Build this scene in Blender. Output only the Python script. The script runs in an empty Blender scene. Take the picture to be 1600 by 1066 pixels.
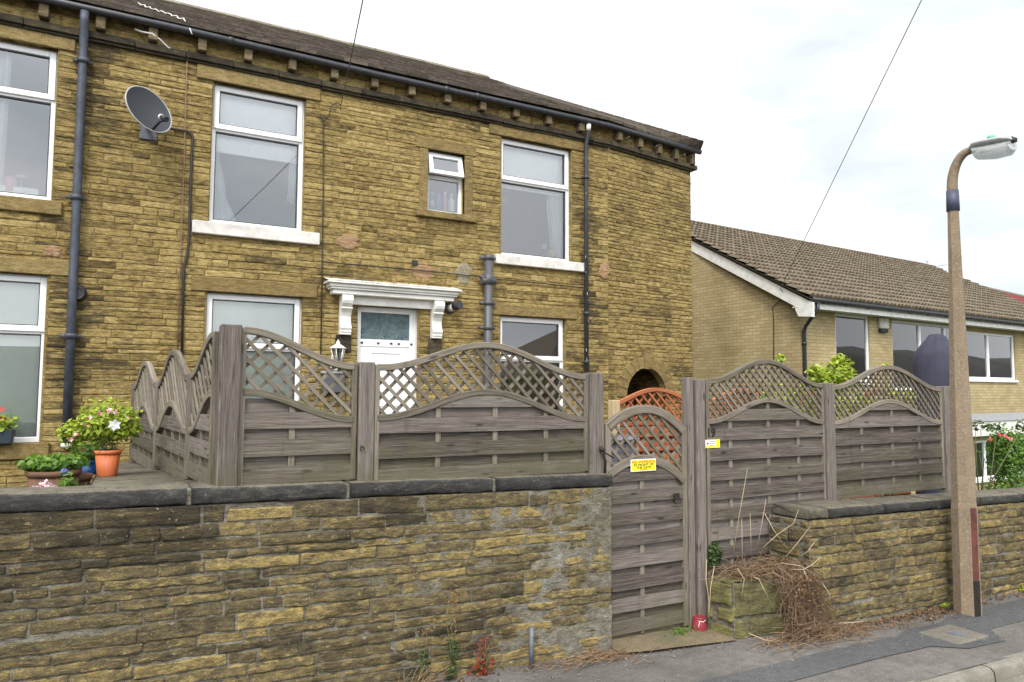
import bpy, math, random
from mathutils import Vector, Matrix, noise
random.seed(7)
SC = bpy.context.scene
R = math.radians

# ------------------------------------------------------------------ camera
F_PX, PITCH, ROLL, YAW, EYE = 1119.8, 0.0676241, 0.0051774, 1.072547, 1.9
def _basis():
    c, s = math.cos(PITCH), math.sin(PITCH); cr, sr = math.cos(ROLL), math.sin(ROLL)
    def lv(x, y, z):
        y2 = c*y - s*z; z2 = s*y + c*z; X, Y = x, -y2
        return Vector((cr*X - sr*Y, sr*X + cr*Y, z2))
    u = lv(math.sin(YAW), 0, math.cos(YAW)); v = lv(-math.cos(YAW), 0, math.sin(YAW)); w = lv(0, 1, 0)
    return Matrix((u, v, w))
CAMM = _basis()
EYEP = Vector((0, 0, EYE))
cd = bpy.data.cameras.new('camera'); cam = bpy.data.objects.new('camera', cd)
SC.collection.objects.link(cam); SC.camera = cam
cd.sensor_width = 36; cd.lens = F_PX/1600*36; cd.clip_end = 2000; cd.clip_start = 0.05
rx = CAMM @ Vector((1, 0, 0)); ry = CAMM @ Vector((0, -1, 0)); rz = CAMM @ Vector((0, 0, -1))
cam.matrix_world = Matrix(((rx.x, ry.x, rz.x, 0), (rx.y, ry.y, rz.y, 0), (rx.z, ry.z, rz.z, EYE), (0, 0, 0, 1)))

# ------------------------------------------------------------------ sky and sun
SUN_EL, SUN_AZ = R(48), R(216)      # azimuth measured clockwise from +Y
W = bpy.data.worlds.new('World'); SC.world = W; W.use_nodes = True
nt = W.node_tree; nt.nodes.clear()
out = nt.nodes.new('ShaderNodeOutputWorld'); bg = nt.nodes.new('ShaderNodeBackground')
sky = nt.nodes.new('ShaderNodeTexSky'); sky.sky_type = 'NISHITA'; sky.sun_disc = False
sky.sun_elevation = SUN_EL; sky.sun_rotation = SUN_AZ; sky.dust_density = 3
tc = nt.nodes.new('ShaderNodeTexCoord'); mp = nt.nodes.new('ShaderNodeMapping')
mp.inputs['Scale'].default_value = (1.0, 1.0, 2.6); mp.inputs['Location'].default_value = (0.35, 0.2, 0.1)
nz = nt.nodes.new('ShaderNodeTexNoise'); nz.inputs['Scale'].default_value = 2.3; nz.inputs['Detail'].default_value = 7; nz.inputs['Roughness'].default_value = 0.52
rp = nt.nodes.new('ShaderNodeValToRGB')
rp.color_ramp.elements[0].position = 0.34; rp.color_ramp.elements[0].color = (6.7, 7.25, 7.7, 1)
rp.color_ramp.elements[1].position = 0.56; rp.color_ramp.elements[1].color = (10.2, 10.35, 10.5, 1)
mx = nt.nodes.new('ShaderNodeMix'); mx.data_type = 'RGBA'; mx.inputs[0].default_value = 0.92
nt.links.new(tc.outputs['Generated'], mp.inputs['Vector']); nt.links.new(mp.outputs[0], nz.inputs['Vector'])
nt.links.new(nz.outputs['Fac'], rp.inputs[0]); nt.links.new(sky.outputs[0], mx.inputs[6]); nt.links.new(rp.outputs[0], mx.inputs[7])
dt = nt.nodes.new('ShaderNodeVectorMath'); dt.operation = 'DOT_PRODUCT'
dt.inputs[1].default_value = (math.sin(SUN_AZ)*math.cos(SUN_EL), math.cos(SUN_AZ)*math.cos(SUN_EL), math.sin(SUN_EL))
nt.links.new(tc.outputs['Generated'], dt.inputs[0])
mr = nt.nodes.new('ShaderNodeMapRange'); mr.inputs[1].default_value = 0.15; mr.inputs[2].default_value = 1.0; mr.inputs[3].default_value = 1.0; mr.inputs[4].default_value = 2.3
nt.links.new(dt.outputs['Value'], mr.inputs[0])
ml = nt.nodes.new('ShaderNodeVectorMath'); ml.operation = 'SCALE'
nt.links.new(mx.outputs[2], ml.inputs[0]); nt.links.new(mr.outputs[0], ml.inputs['Scale'])
nt.links.new(ml.outputs[0], bg.inputs['Color']); bg.inputs['Strength'].default_value = 0.098
nt.links.new(bg.outputs[0], out.inputs[0])
sd = bpy.data.lights.new('sun', 'SUN'); sd.energy = 2.0; sd.angle = R(14); sd.color = (1.0, 0.955, 0.88)
sun = bpy.data.objects.new('sun', sd); SC.collection.objects.link(sun)
sdir = Vector((math.sin(SUN_AZ)*math.cos(SUN_EL), math.cos(SUN_AZ)*math.cos(SUN_EL), math.sin(SUN_EL)))
sun.rotation_euler = sdir.to_track_quat('Z', 'Y').to_euler(); sun.location = sdir*40
vs = SC.view_settings; vs.view_transform = 'Standard'; vs.look = 'None'; vs.exposure = 0.45; vs.gamma = 1; vs.use_curve_mapping = False

# ------------------------------------------------------------------ points of the place, from the survey of the photograph
def ray(px, py): return CAMM @ Vector(((px-800)/F_PX, (py-533)/F_PX, 1))
def on_y(px, py, Y): r = ray(px, py); return EYEP + r*(Y/r.y)
def on_z(px, py, z): r = ray(px, py); return EYEP + r*((z-EYE)/r.z)
def on_x(px, py, X): r = ray(px, py); return EYEP + r*(X/r.x)
def on_p(px, py, P, az):
    n = Vector((-math.sin(az), math.cos(az), 0)); r = ray(px, py); P = Vector((P[0], P[1], 0))
    return EYEP + r*(n.dot(P)/n.dot(r))
def gz(x): return -0.027*(x-3.5)          # the street falls gently to the right

# ------------------------------------------------------------------ object helpers
def tag(o, label=None, cat=None, group=None, kind=None):
    if label: o['label'] = label
    if cat: o['category'] = cat
    if group: o['group'] = group
    if kind: o['kind'] = kind
    return o
def thing(name, label, cat, loc=(0, 0, 0), group=None, rz=0):
    o = bpy.data.objects.new(name, None); SC.collection.objects.link(o); o.location = loc; o.rotation_euler = (0, 0, rz)
    o.empty_display_size = 0.2
    return tag(o, label, cat, group)
def root_loc(p):
    l = Vector((0, 0, 0))
    while p is not None: l += p.location; p = p.parent
    return l

class MB:
    def __init__(s): s.v = []; s.f = []; s.uv = []; s.c = []; s.m = []; s.sm = []
    def vert(s, p, c=(0.5, 0.5, 0.5)): s.v.append(Vector(p)); s.c.append(c); return len(s.v)-1
    def face(s, idx, uv=None, mat=0, smooth=False):
        s.f.append(idx); s.uv.append(uv or [(0, 0)]*len(idx)); s.m.append(mat); s.sm.append(smooth)
    def poly(s, pts, uv=None, col=(0.5, 0.5, 0.5), mat=0, smooth=False):
        i = [s.vert(p, col) for p in pts]; s.face(i, uv, mat, smooth)
    def obox(s, o, a, b, c, grain=0, col=None, mat=0, top=True):
        """box from corner o with edge vectors a, b, c; uv runs along the grain"""
        o, a, b, c = Vector(o), Vector(a), Vector(b), Vector(c)
        if a.cross(b).dot(c) < 0: a, b = b, a; grain = {0: 1, 1: 0, 2: 2}[grain]
        L = (a.length, b.length, c.length); ox, oy = random.random()*30, random.random()*30
        col = col or (random.random(), random.random(), random.random())
        base = len(s.v)
        P = [(i, j, k) for i in (0, 1) for j in (0, 1) for k in (0, 1)]
        for i, j, k in P: s.vert(o + a*i + b*j + c*k, col)
        def ix(i, j, k): return base + i*4 + j*2 + k
        Q = [[(0,0,0),(0,1,0),(1,1,0),(1,0,0)], [(0,0,1),(1,0,1),(1,1,1),(0,1,1)], [(0,0,0),(1,0,0),(1,0,1),(0,0,1)],
             [(0,1,0),(0,1,1),(1,1,1),(1,1,0)], [(0,0,0),(0,0,1),(0,1,1),(0,1,0)], [(1,0,0),(1,1,0),(1,1,1),(1,0,1)]]
        for q in Q:
            uv = []
            for p in q:
                w = [p[n]*L[n] for n in range(3)]
                al = w[grain]; ac = sum(w) - al
                uv.append((al+ox, ac+oy))
            s.face([ix(*p) for p in q], uv, mat)
    def box(s, x0, y0, z0, x1, y1, z1, grain=0, col=None, mat=0):
        s.obox((x0, y0, z0), (x1-x0, 0, 0), (0, y1-y0, 0), (0, 0, z1-z0), grain, col, mat)
    def tube(s, pts, r, n=8, col=(0.5, 0.5, 0.5), mat=0, caps=True, smooth=True):
        pts = [Vector(p) for p in pts]; rings = []; up = None; dist = 0
        for i, p in enumerate(pts):
            t = (pts[min(i+1, len(pts)-1)] - pts[max(i-1, 0)])
            if t.length < 1e-9: t = Vector((0, 0, 1))
            t.normalize()
            if up is None: up = t.orthogonal().normalized()
            else:
                up = up - t*up.dot(t)
                up = up.normalized() if up.length > 1e-6 else t.orthogonal().normalized()
            w = t.cross(up); rr = r[i] if isinstance(r, (list, tuple)) else r
            if i: dist += (p-pts[i-1]).length
            rings.append(([s.vert(p + (up*math.cos(2*math.pi*k/n) + w*math.sin(2*math.pi*k/n))*rr, col) for k in range(n)], dist))
        for (a, da), (b, db) in zip(rings, rings[1:]):
            for k in range(n):
                k2 = (k+1) % n
                s.face([a[k], a[k2], b[k2], b[k]], [(da, k*.05), (da, k*.05+.05), (db, k*.05+.05), (db, k*.05)], mat, smooth)
        if caps and n > 2:
            s.face(list(reversed(rings[0][0])), None, mat); s.face(rings[-1][0], None, mat)
    def lathe(s, prof, c, n=24, col=(0.5, 0.5, 0.5), mat=0, axis='z', flute=0):
        c = Vector(c); rings = []
        for r, h in prof:
            ring = []
            for k in range(n):
                a = 2*math.pi*k/n; rr = r*(1 + (flute if k % 2 else -flute))
                if axis == 'z': q = Vector((math.cos(a)*rr, math.sin(a)*rr, h))
                elif axis == 'y': q = Vector((math.cos(a)*rr, h, -math.sin(a)*rr))
                else: q = Vector((h, math.cos(a)*rr, math.sin(a)*rr))
                ring.append(s.vert(c+q, col))
            rings.append(ring)
        for a, b in zip(rings, rings[1:]):
            for k in range(n): k2 = (k+1) % n; s.face([a[k], a[k2], b[k2], b[k]], None, mat, True)
        s.face(list(reversed(rings[0])), None, mat); s.face(rings[-1], None, mat)
    def sweep(s, pts, w, h, across, col=None, mat=0):
        """rectangular rail along pts; w along the vector across, h the other way; uv along"""
        pts = [Vector(p) for p in pts]; across = Vector(across).normalized(); rings = []; d = 0
        col = col or (random.random(), random.random(), random.random()); ox = random.random()*20
        for i, p in enumerate(pts):
            t = (pts[min(i+1, len(pts)-1)] - pts[max(i-1, 0)]).normalized(); up = across.cross(t).normalized()
            if i: d += (p-pts[i-1]).length
            rings.append(([s.vert(p + across*a*w/2 + up*b*h/2, col) for a, b in ((-1,-1),(1,-1),(1,1),(-1,1))], d+ox))
        for (a, da), (b, db) in zip(rings, rings[1:]):
            for k in range(4):
                k2 = (k+1) % 4
                s.face([a[k], a[k2], b[k2], b[k]], [(da, k*.04+ox), (da, k*.04+.04+ox), (db, k*.04+.04+ox), (db, k*.04+ox)], mat)
        s.face(list(reversed(rings[0][0])), None, mat); s.face(rings[-1][0], None, mat)
    def leaf(s, p, size, nrm=None, col=None, mat=0, wid=0.5, fold=0.2):
        d = Vector((random.gauss(0, 1), random.gauss(0, 1), random.gauss(0, .7)))
        d.normalize()
        n = (nrm or Vector((random.gauss(0, 1), random.gauss(0, 1), random.gauss(0.6, 1)))).normalized()
        w = d.cross(n)
        if w.length < 1e-4: return
        w.normalize(); n = w.cross(d)
        col = col or (random.random(), random.random(), random.random())
        p = Vector(p); a = p - d*size*.5; b = p + d*size*.5
        l = p + w*size*wid*.5 + n*size*fold*.5; r = p - w*size*wid*.5 + n*size*fold*.5
        l2 = l + d*size*.25 - w*size*wid*.1; r2 = r + d*size*.25 + w*size*wid*.1
        i = [s.vert(q, col) for q in (a, l, l2, b, r2, r)]
        s.face([i[0], i[3], i[2], i[1]], None, mat); s.face([i[0], i[5], i[4], i[3]], None, mat)
    def build(s, name, mats, parent=None, bevel=0, recalc=False, loc=None):
        off = root_loc(parent) if parent is not None else Vector(loc or (0, 0, 0))
        me = bpy.data.meshes.new(name)
        me.from_pydata([tuple(v-off) for v in s.v], [], s.f)
        uvl = me.uv_layers.new(name='UVMap')
        flat = [x for u in s.uv for q in u for x in q]; uvl.data.foreach_set('uv', flat)
        ca = me.color_attributes.new('Col', 'FLOAT_COLOR', 'POINT')
        ca.data.foreach_set('color', [x for c in s.c for x in (c[0], c[1], c[2], 1.0)])
        me.polygons.foreach_set('material_index', s.m); me.polygons.foreach_set('use_smooth', s.sm)
        for m in (mats if isinstance(mats, (list, tuple)) else [mats]): me.materials.append(m)
        me.validate(); me.update()
        o = bpy.data.objects.new(name, me); SC.collection.objects.link(o)
        if parent is not None: o.parent = parent
        else: o.location = off
        if bevel:
            b = o.modifiers.new('bevel', 'BEVEL'); b.width = bevel; b.segments = 1; b.limit_method = 'ANGLE'; b.angle_limit = R(50)
        return o

# ------------------------------------------------------------------ materials
def new_mat(name):
    m = bpy.data.materials.new(name); m.use_nodes = True; n = m.node_tree.nodes; n.clear()
    o = n.new('ShaderNodeOutputMaterial'); b = n.new('ShaderNodeBsdfPrincipled')
    m.node_tree.links.new(b.outputs[0], o.inputs[0]); return m, m.node_tree, b, o
class N:
    """small node-writing helper"""
    def __init__(s, t): s.t = t
    def L(s, a, b): s.t.links.new(a, b)
    def coord(s, kind='Object', scale=(1, 1, 1), loc=(0, 0, 0)):
        c = s.t.nodes.new('ShaderNodeTexCoord'); m = s.t.nodes.new('ShaderNodeMapping')
        m.inputs['Scale'].default_value = scale; m.inputs['Location'].default_value = loc
        s.L(c.outputs[kind], m.inputs['Vector']); return m.outputs[0]
    def noise(s, vec, scale, detail=4, rough=0.55, dist=0):
        n = s.t.nodes.new('ShaderNodeTexNoise'); n.inputs['Scale'].default_value = scale; n.inputs['Detail'].default_value = detail
        n.inputs['Roughness'].default_value = rough; n.inputs['Distortion'].default_value = dist; s.L(vec, n.inputs['Vector']); return n.outputs['Fac']
    def vor(s, vec, scale, feat='F1', rnd=1):
        n = s.t.nodes.new('ShaderNodeTexVoronoi'); n.feature = feat; n.inputs['Scale'].default_value = scale; n.inputs['Randomness'].default_value = rnd
        s.L(vec, n.inputs['Vector']); return n.outputs['Distance']
    def ramp(s, fac, stops):
        r = s.t.nodes.new('ShaderNodeValToRGB'); e = r.color_ramp.elements
        while len(e) < len(stops): e.new(0.5)
        for q, (p, c) in zip(e, stops):
            q.position = p; q.color = (c[0], c[1], c[2], 1) if isinstance(c, (tuple, list)) else (c, c, c, 1)
        s.L(fac, r.inputs[0]); return r.outputs[0]
    def mix(s, fac, a, b, mode='MIX'):
        m = s.t.nodes.new('ShaderNodeMix'); m.data_type = 'RGBA'; m.blend_type = mode
        for k, val in ((0, fac), (6, a), (7, b)):
            sock = m.inputs[k]
            if isinstance(val, (int, float)): sock.default_value = val if k == 0 else (val, val, val, 1)
            elif isinstance(val, (tuple, list)): sock.default_value = (val[0], val[1], val[2], 1)
            else: s.L(val, sock)
        return m.outputs[2]
    def math(s, op, a, b=0.0, clamp=False):
        m = s.t.nodes.new('ShaderNodeMath'); m.operation = op; m.use_clamp = clamp
        for k, val in ((0, a), (1, b)):
            if isinstance(val, (int, float)): m.inputs[k].default_value = val
            else: s.L(val, m.inputs[k])
        return m.outputs[0]
    def attr(s):
        a = s.t.nodes.new('ShaderNodeAttribute'); a.attribute_name = 'Col'
        x = s.t.nodes.new('ShaderNodeSeparateColor'); s.L(a.outputs['Color'], x.inputs[0]); return x.outputs
    def bump(s, h, b, strength=0.4, dist=0.01):
        n = s.t.nodes.new('ShaderNodeBump'); n.inputs['Strength'].default_value = strength; n.inputs['Distance'].default_value = dist
        s.L(h, n.inputs['Height']); s.L(n.outputs[0], b.inputs['Normal'])
def plain(name, col, rough=0.5, metal=0, var=0.12, scale=12, bump=0.0, spec=0.5):
    m, t, b, o = new_mat(name); n = N(t); v = n.coord('Object')
    f = n.noise(v, scale, 5)
    lo = tuple(c*(1-var) for c in col); hi = tuple(min(1, c*(1+var)) for c in col)
    n.L(n.ramp(f, [(0.3, lo), (0.7, hi)]), b.inputs['Base Color'])
    b.inputs['Roughness'].default_value = rough; b.inputs['Metallic'].default_value = metal; b.inputs['Specular IOR Level'].default_value = spec
    if bump: n.bump(n.noise(v, scale*6, 4), b, bump, 0.005)
    return m
def stone_mat(name, pal, soot=0.35, soot_col=(0.03, 0.026, 0.02), lichen=0.0, fine=130, bedding=True, flake=0.0, spread=0.62):
    """coursed sandstone: Col.r chooses the tone of each block, Col.g its weathering"""
    m, t, b, o = new_mat(name); n = N(t); v = n.coord('Object'); at = n.attr()
    bed = n.noise(n.coord('Object', (11, 11, 42) if bedding else (30, 30, 34)), 1.0, 6, 0.65)
    blot = n.noise(n.coord('Object', (10, 10, 21)), 1.0, 7, 0.72); big = n.noise(v, 1.3, 5, 0.6); fn = n.noise(v, fine, 3, 0.6)
    f = n.math('ADD', n.math('MULTIPLY', at[0], spread), n.math('MULTIPLY', n.math('SUBTRACT', blot, 0.5), 1.75))
    f = n.math('ADD', f, n.math('MULTIPLY', n.math('SUBTRACT', bed, 0.5), 0.9))
    f = n.math('ADD', f, 0.18, True)
    col = n.ramp(f, pal)
    fl = n.noise(n.coord('Object', (17, 17, 34), (2, 5, 1)), 1.0, 7, 0.7)
    flm = n.ramp(n.math('ADD', fl, n.math('MULTIPLY', n.math('SUBTRACT', at[0], 0.5), 0.18)), [(0.56, 0.0), (0.60, 1.0)])
    col = n.mix(n.math('MULTIPLY', flm, flake), col, pal[-1][1])
    ck = n.noise(n.coord('Object', (6, 6, 46), (8, 1, 3)), 1.0, 5, 0.6)
    ckm = n.ramp(n.math('ABSOLUTE', n.math('SUBTRACT', ck, 0.5)), [(0.0, 1.0), (0.022, 0.0)])
    col = n.mix(n.math('MULTIPLY', ckm, 0.65), col, soot_col)
    # weathering stains with their own shape
    s = n.math('ADD', n.math('MULTIPLY', at[1], 0.75), n.math('MULTIPLY', n.math('SUBTRACT', big, 0.5), 1.5))
    s = n.math('ADD', s, n.math('MULTIPLY', n.math('SUBTRACT', blot, 0.5), 1.3))
    streak = n.noise(n.coord('Object', (5, 5, 26), (4, 4, 4)), 1.0, 6, 0.7)
    s = n.math('ADD', s, n.math('MULTIPLY', n.math('SUBTRACT', streak, 0.5), 1.5))
    s = n.ramp(s, [(0.46, 0.0), (0.72, 1.0)])
    col = n.mix(n.math('MULTIPLY', s, soot), col, soot_col)
    col = n.mix(0.7, col, n.ramp(fn, [(0.28, 0.38), (0.72, 1.12)]), 'MULTIPLY')
    if lichen:
        sp = n.ramp(n.noise(n.coord('Object', loc=(3, 1, 2)), 38, 3, 0.7), [(0.66, 0.0), (0.72, 1.0)])
        col = n.mix(n.math('MULTIPLY', sp, lichen), col, (0.42, 0.40, 0.33))
    n.L(col, b.inputs['Base Color']); b.inputs['Roughness'].default_value = 0.93; b.inputs['Specular IOR Level'].default_value = 0.2
    h = n.math('ADD', n.math('MULTIPLY', bed, 0.7), n.math('ADD', n.math('MULTIPLY', blot, 0.8), n.math('MULTIPLY', fn, 0.5)))
    n.bump(h, b, 0.9, 0.014); return m
def wood_mat(name, lo, mid, hi, green=0.25, rough=0.88, damp=0.5):
    m, t, b, o = new_mat(name); n = N(t); at = n.attr(); v = n.coord('UV', (2.2, 75, 1)); v2 = n.coord('UV', (7, 230, 1))
    wob = n.coord('UV', (1, 1, 1))
    g1 = n.noise(v, 1.0, 6, 0.66, 1.2); g2 = n.noise(v2, 1.0, 4, 0.65); big = n.noise(n.coord('Object'), 2.2, 4)
    f = n.math('ADD', n.math('MULTIPLY', g1, 0.7), n.math('MULTIPLY', g2, 0.45))
    f = n.math('ADD', f, n.math('MULTIPLY', n.math('SUBTRACT', at[0], 0.5), 0.18)); f = n.math('SUBTRACT', f, 0.08, True)
    col = n.ramp(f, [(0.32, lo), (0.49, mid), (0.68, hi)])
    kn = n.vor(n.coord('UV', (3.2, 13, 1)), 1.0)
    knm = n.ramp(kn, [(0.07, 1.0), (0.15, 0.0)])
    col = n.mix(n.math('MULTIPLY', knm, 0.8), col, tuple(c*.45 for c in lo))
    gr = n.ramp(n.math('ADD', n.math('MULTIPLY', big, 0.9), n.math('MULTIPLY', at[1], 0.25)), [(0.5, 0.0), (0.8, 1.0)])
    col = n.mix(n.math('MULTIPLY', gr, green), col, (0.13, 0.135, 0.06))
    sep = t.nodes.new('ShaderNodeSeparateXYZ'); n.L(n.coord('Object'), sep.inputs[0])
    al = n.math('ADD', n.math('MULTIPLY', sep.outputs[2], -1.1), n.math('MULTIPLY', n.noise(n.coord('Object', (5, 5, 3)), 1.0, 5, 0.65), 1.25))
    col = n.mix(n.math('MULTIPLY', n.ramp(al, [(0.28, 0.0), (0.62, 1.0)]), damp), col, (0.085, 0.082, 0.04))
    rust = n.ramp(n.noise(n.coord('Object', (14, 14, 1.5), (3, 3, 3)), 1.0, 4, 0.6), [(0.62, 0.0), (0.74, 1.0)]); col = n.mix(n.math('MULTIPLY', rust, 0.35), col, lo)
    n.L(col, b.inputs['Base Color']); b.inputs['Roughness'].default_value = rough; b.inputs['Specular IOR Level'].default_value = 0.15
    n.bump(n.math('ADD', g1, g2), b, 0.5, 0.004); return m
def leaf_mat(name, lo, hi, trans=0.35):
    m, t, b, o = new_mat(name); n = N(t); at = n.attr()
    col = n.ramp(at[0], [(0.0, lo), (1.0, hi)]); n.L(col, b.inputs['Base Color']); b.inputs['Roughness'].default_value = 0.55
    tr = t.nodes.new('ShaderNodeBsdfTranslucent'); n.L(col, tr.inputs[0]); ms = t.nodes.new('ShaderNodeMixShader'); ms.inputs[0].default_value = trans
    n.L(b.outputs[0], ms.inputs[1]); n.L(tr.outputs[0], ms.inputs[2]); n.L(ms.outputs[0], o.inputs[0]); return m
def glass_mat(name, tint=(0.96, 0.98, 0.98), boost=2.0, wavy=0.0, rough=0.0):
    m = bpy.data.materials.new(name); m.use_nodes = True; t = m.node_tree; t.nodes.clear(); n = N(t)
    o = t.nodes.new('ShaderNodeOutputMaterial'); tr = t.nodes.new('ShaderNodeBsdfTransparent'); tr.inputs[0].default_value = (*tint, 1)
    gl = t.nodes.new('ShaderNodeBsdfGlossy'); gl.inputs['Roughness'].default_value = rough; gl.inputs['Color'].default_value = (0.95, 0.97, 1, 1)
    fr = t.nodes.new('ShaderNodeFresnel'); fr.inputs['IOR'].default_value = 1.52
    ms = t.nodes.new('ShaderNodeMixShader'); n.L(n.math('MULTIPLY', fr.outputs[0], boost, True), ms.inputs[0])
    if wavy:
        bm = t.nodes.new('ShaderNodeBump'); bm.inputs['Strength'].default_value = wavy; bm.inputs['Distance'].default_value = 0.02
        n.L(n.vor(n.coord('Object'), 32, 'SMOOTH_F1'), bm.inputs['Height']); n.L(bm.outputs[0], gl.inputs['Normal'])
    n.L(tr.outputs[0], ms.inputs[1]); n.L(gl.outputs[0], ms.inputs[2]); n.L(ms.outputs[0], o.inputs[0]); return m
def brick_mat(name, c1, c2, mortar, bw=0.225, bh=0.075):
    m, t, b, o = new_mat(name); n = N(t); v = n.coord('UV')
    br = t.nodes.new('ShaderNodeTexBrick'); br.inputs['Scale'].default_value = 1; br.inputs['Brick Width'].default_value = bw; br.inputs['Row Height'].default_value = bh
    br.inputs['Mortar Size'].default_value = 0.006; br.inputs['Color1'].default_value = (*c1, 1); br.inputs['Color2'].default_value = (*c2, 1); br.inputs['Mortar'].default_value = (*mortar, 1)
    br.inputs['Mortar Smooth'].default_value = 0.3; n.L(v, br.inputs['Vector'])
    f = n.noise(n.coord('Object'), 1.1, 5, 0.6); fn = n.noise(n.coord('Object'), 60, 3)
    col = n.mix(1.0, br.outputs[0], n.ramp(f, [(0.3, (0.72, 0.70, 0.66)), (0.62, (1, 1, 1))]), 'MULTIPLY')
    col = n.mix(0.6, col, n.ramp(fn, [(0.3, 0.6), (0.7, 1.0)]), 'MULTIPLY')
    n.L(col, b.inputs['Base Color']); b.inputs['Roughness'].default_value = 0.9; b.inputs['Specular IOR Level'].default_value = 0.2
    n.bump(n.math('ADD', n.math('MULTIPLY', br.outputs['Fac'], -1.0), n.math('MULTIPLY', fn, 0.5)), b, 0.5, 0.006); return m
def ground_mat(name, c1, c2, speck=0.5, scale=1.0, bump=0.5, patch=None, crack=False):
    m, t, b, o = new_mat(name); n = N(t); v = n.coord('Object')
    big = n.noise(v, 0.9*scale, 6, 0.6); fine = n.noise(v, 90*scale, 4, 0.7); ag = n.vor(v, 130*scale)
    col = n.ramp(big, [(0.3, c1), (0.68, c2)])
    col = n.mix(speck, col, n.ramp(fine, [(0.3, 0.35), (0.7, 1.25)]), 'MULTIPLY')
    mid_ = n.noise(n.coord('Object', (1, 1.6, 1), (3, 3, 0)), 11*scale, 6, 0.7); col = n.mix(speck, col, n.ramp(mid_, [(0.3, 0.62), (0.7, 1.25)]), 'MULTIPLY')
    st = n.ramp(n.noise(n.coord('Object', loc=(5, 2, 0)), 120*scale, 2, 0.5), [(0.63, 0.0), (0.70, 1.0)])
    col = n.mix(n.math('MULTIPLY', st, 0.5), col, (0.36, 0.35, 0.33))
    if crack:
        wv = n.coord('Object', (1, 1, 1), (2, 9, 0)); dn = t.nodes.new('ShaderNodeTexNoise'); dn.inputs['Scale'].default_value = 5; dn.inputs['Detail'].default_value = 5; n.L(wv, dn.inputs['Vector'])
        wm = t.nodes.new('ShaderNodeMix'); wm.data_type = 'VECTOR'; wm.inputs[0].default_value = 0.12; n.L(wv, wm.inputs[4]); n.L(dn.outputs['Color'], wm.inputs[5])
        ce = n.vor(wm.outputs[1], 1.15, 'DISTANCE_TO_EDGE'); cm = n.ramp(ce, [(0.0, 1.0), (0.012, 0.0)]); gate_ = n.ramp(n.noise(n.coord('Object', loc=(4, 4, 0)), 0.8, 3), [(0.48, 0.0), (0.56, 1.0)])
        col = n.mix(n.math('MULTIPLY', n.math('MULTIPLY', cm, gate_), 0.75), col, (0.03, 0.03, 0.028))
    if patch:
        pf = n.ramp(n.noise(n.coord('Object', loc=(1, 7, 0)), 2.6, 6, 0.65), [(0.5, 0.0), (0.63, 1.0)])
        col = n.mix(n.math('MULTIPLY', pf, 0.6), col, patch)
    n.L(col, b.inputs['Base Color']); b.inputs['Roughness'].default_value = 0.9; b.inputs['Specular IOR Level'].default_value = 0.25
    n.bump(n.math('ADD', fine, n.math('MULTIPLY', ag, 0.7)), b, bump, 0.006); return m

M = {}
M['house_stone'] = stone_mat('house sandstone', [(0.0, (0.08, 0.056, 0.025)), (0.24, (0.215, 0.153, 0.058)), (0.5, (0.375, 0.272, 0.10)), (0.76, (0.49, 0.372, 0.143)), (1.0, (0.60, 0.48, 0.23))], 0.8, flake=0.45, spread=0.5)
M['wall_stone'] = stone_mat('garden wall sandstone', [(0.0, (0.05, 0.041, 0.027)), (0.28, (0.125, 0.1, 0.056)), (0.54, (0.215, 0.166, 0.078)), (0.8, (0.34, 0.25, 0.09)), (1.0, (0.47, 0.355, 0.14))], 0.8, lichen=0.6, flake=0.5, spread=0.5)
M['reflection_hill'] = ground_mat('reflection hillside', (0.10, 0.098, 0.085), (0.17, 0.16, 0.14), 0.3, 0.05)
M['mortar'] = stone_mat('lime mortar', [(0.0, (0.09, 0.078, 0.055)), (0.4, (0.19, 0.17, 0.125)), (0.75, (0.29, 0.275, 0.225)), (1.0, (0.40, 0.395, 0.35))], 0.75, bedding=False)
M['house_mortar'] = stone_mat('house mortar', [(0.0, (0.11, 0.076, 0.028)), (0.5, (0.29, 0.205, 0.07)), (1.0, (0.48, 0.375, 0.18))], 0.7, bedding=False)
M['dressed'] = stone_mat('dressed sandstone', [(0.0, (0.15, 0.105, 0.042)), (0.5, (0.29, 0.21, 0.085)), (1.0, (0.40, 0.31, 0.145))], 0.5)
M['coping'] = stone_mat('sooty coping stone', [(0.0, (0.028, 0.027, 0.026)), (0.5, (0.055, 0.053, 0.05)), (0.85, (0.11, 0.105, 0.09)), (1.0, (0.24, 0.20, 0.12))], 0.3, lichen=0.35)
M['wide_top'] = stone_mat('weathered slab', [(0.0, (0.09, 0.08, 0.058)), (0.5, (0.165, 0.147, 0.112)), (1.0, (0.25, 0.225, 0.17))], 0.5)
M['corbel'] = stone_mat('corbel stone', [(0.0, (0.07, 0.052, 0.03)), (0.5, (0.17, 0.13, 0.075)), (1.0, (0.28, 0.22, 0.13))], 0.5)
M['sooty'] = stone_mat('sooty moulding', [(0.0, (0.03, 0.026, 0.02)), (0.5, (0.085, 0.07, 0.045)), (1.0, (0.19, 0.15, 0.08))], 0.7)
M['white_stone'] = plain('white painted stone', (0.58, 0.56, 0.52), 0.75, var=0.22, scale=9, bump=0.2)
M['white_paint'] = plain('white gloss paint', (0.72, 0.71, 0.67), 0.45, var=0.14, scale=7)
M['pvc'] = plain('white window plastic', (0.8, 0.81, 0.81), 0.35, var=0.02)
M['pvc_grey'] = plain('dark grey gasket', (0.05, 0.05, 0.055), 0.5)  # even near-black tone for gaskets and distant panes
M['glass'] = glass_mat('window glass', boost=4.2); M['glass_far'] = glass_mat('bungalow glass', boost=2.2); M['obscure'] = plain('obscure glass', (0.06, 0.11, 0.125), 0.12, var=0.5, scale=16, spec=0.9)
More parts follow.
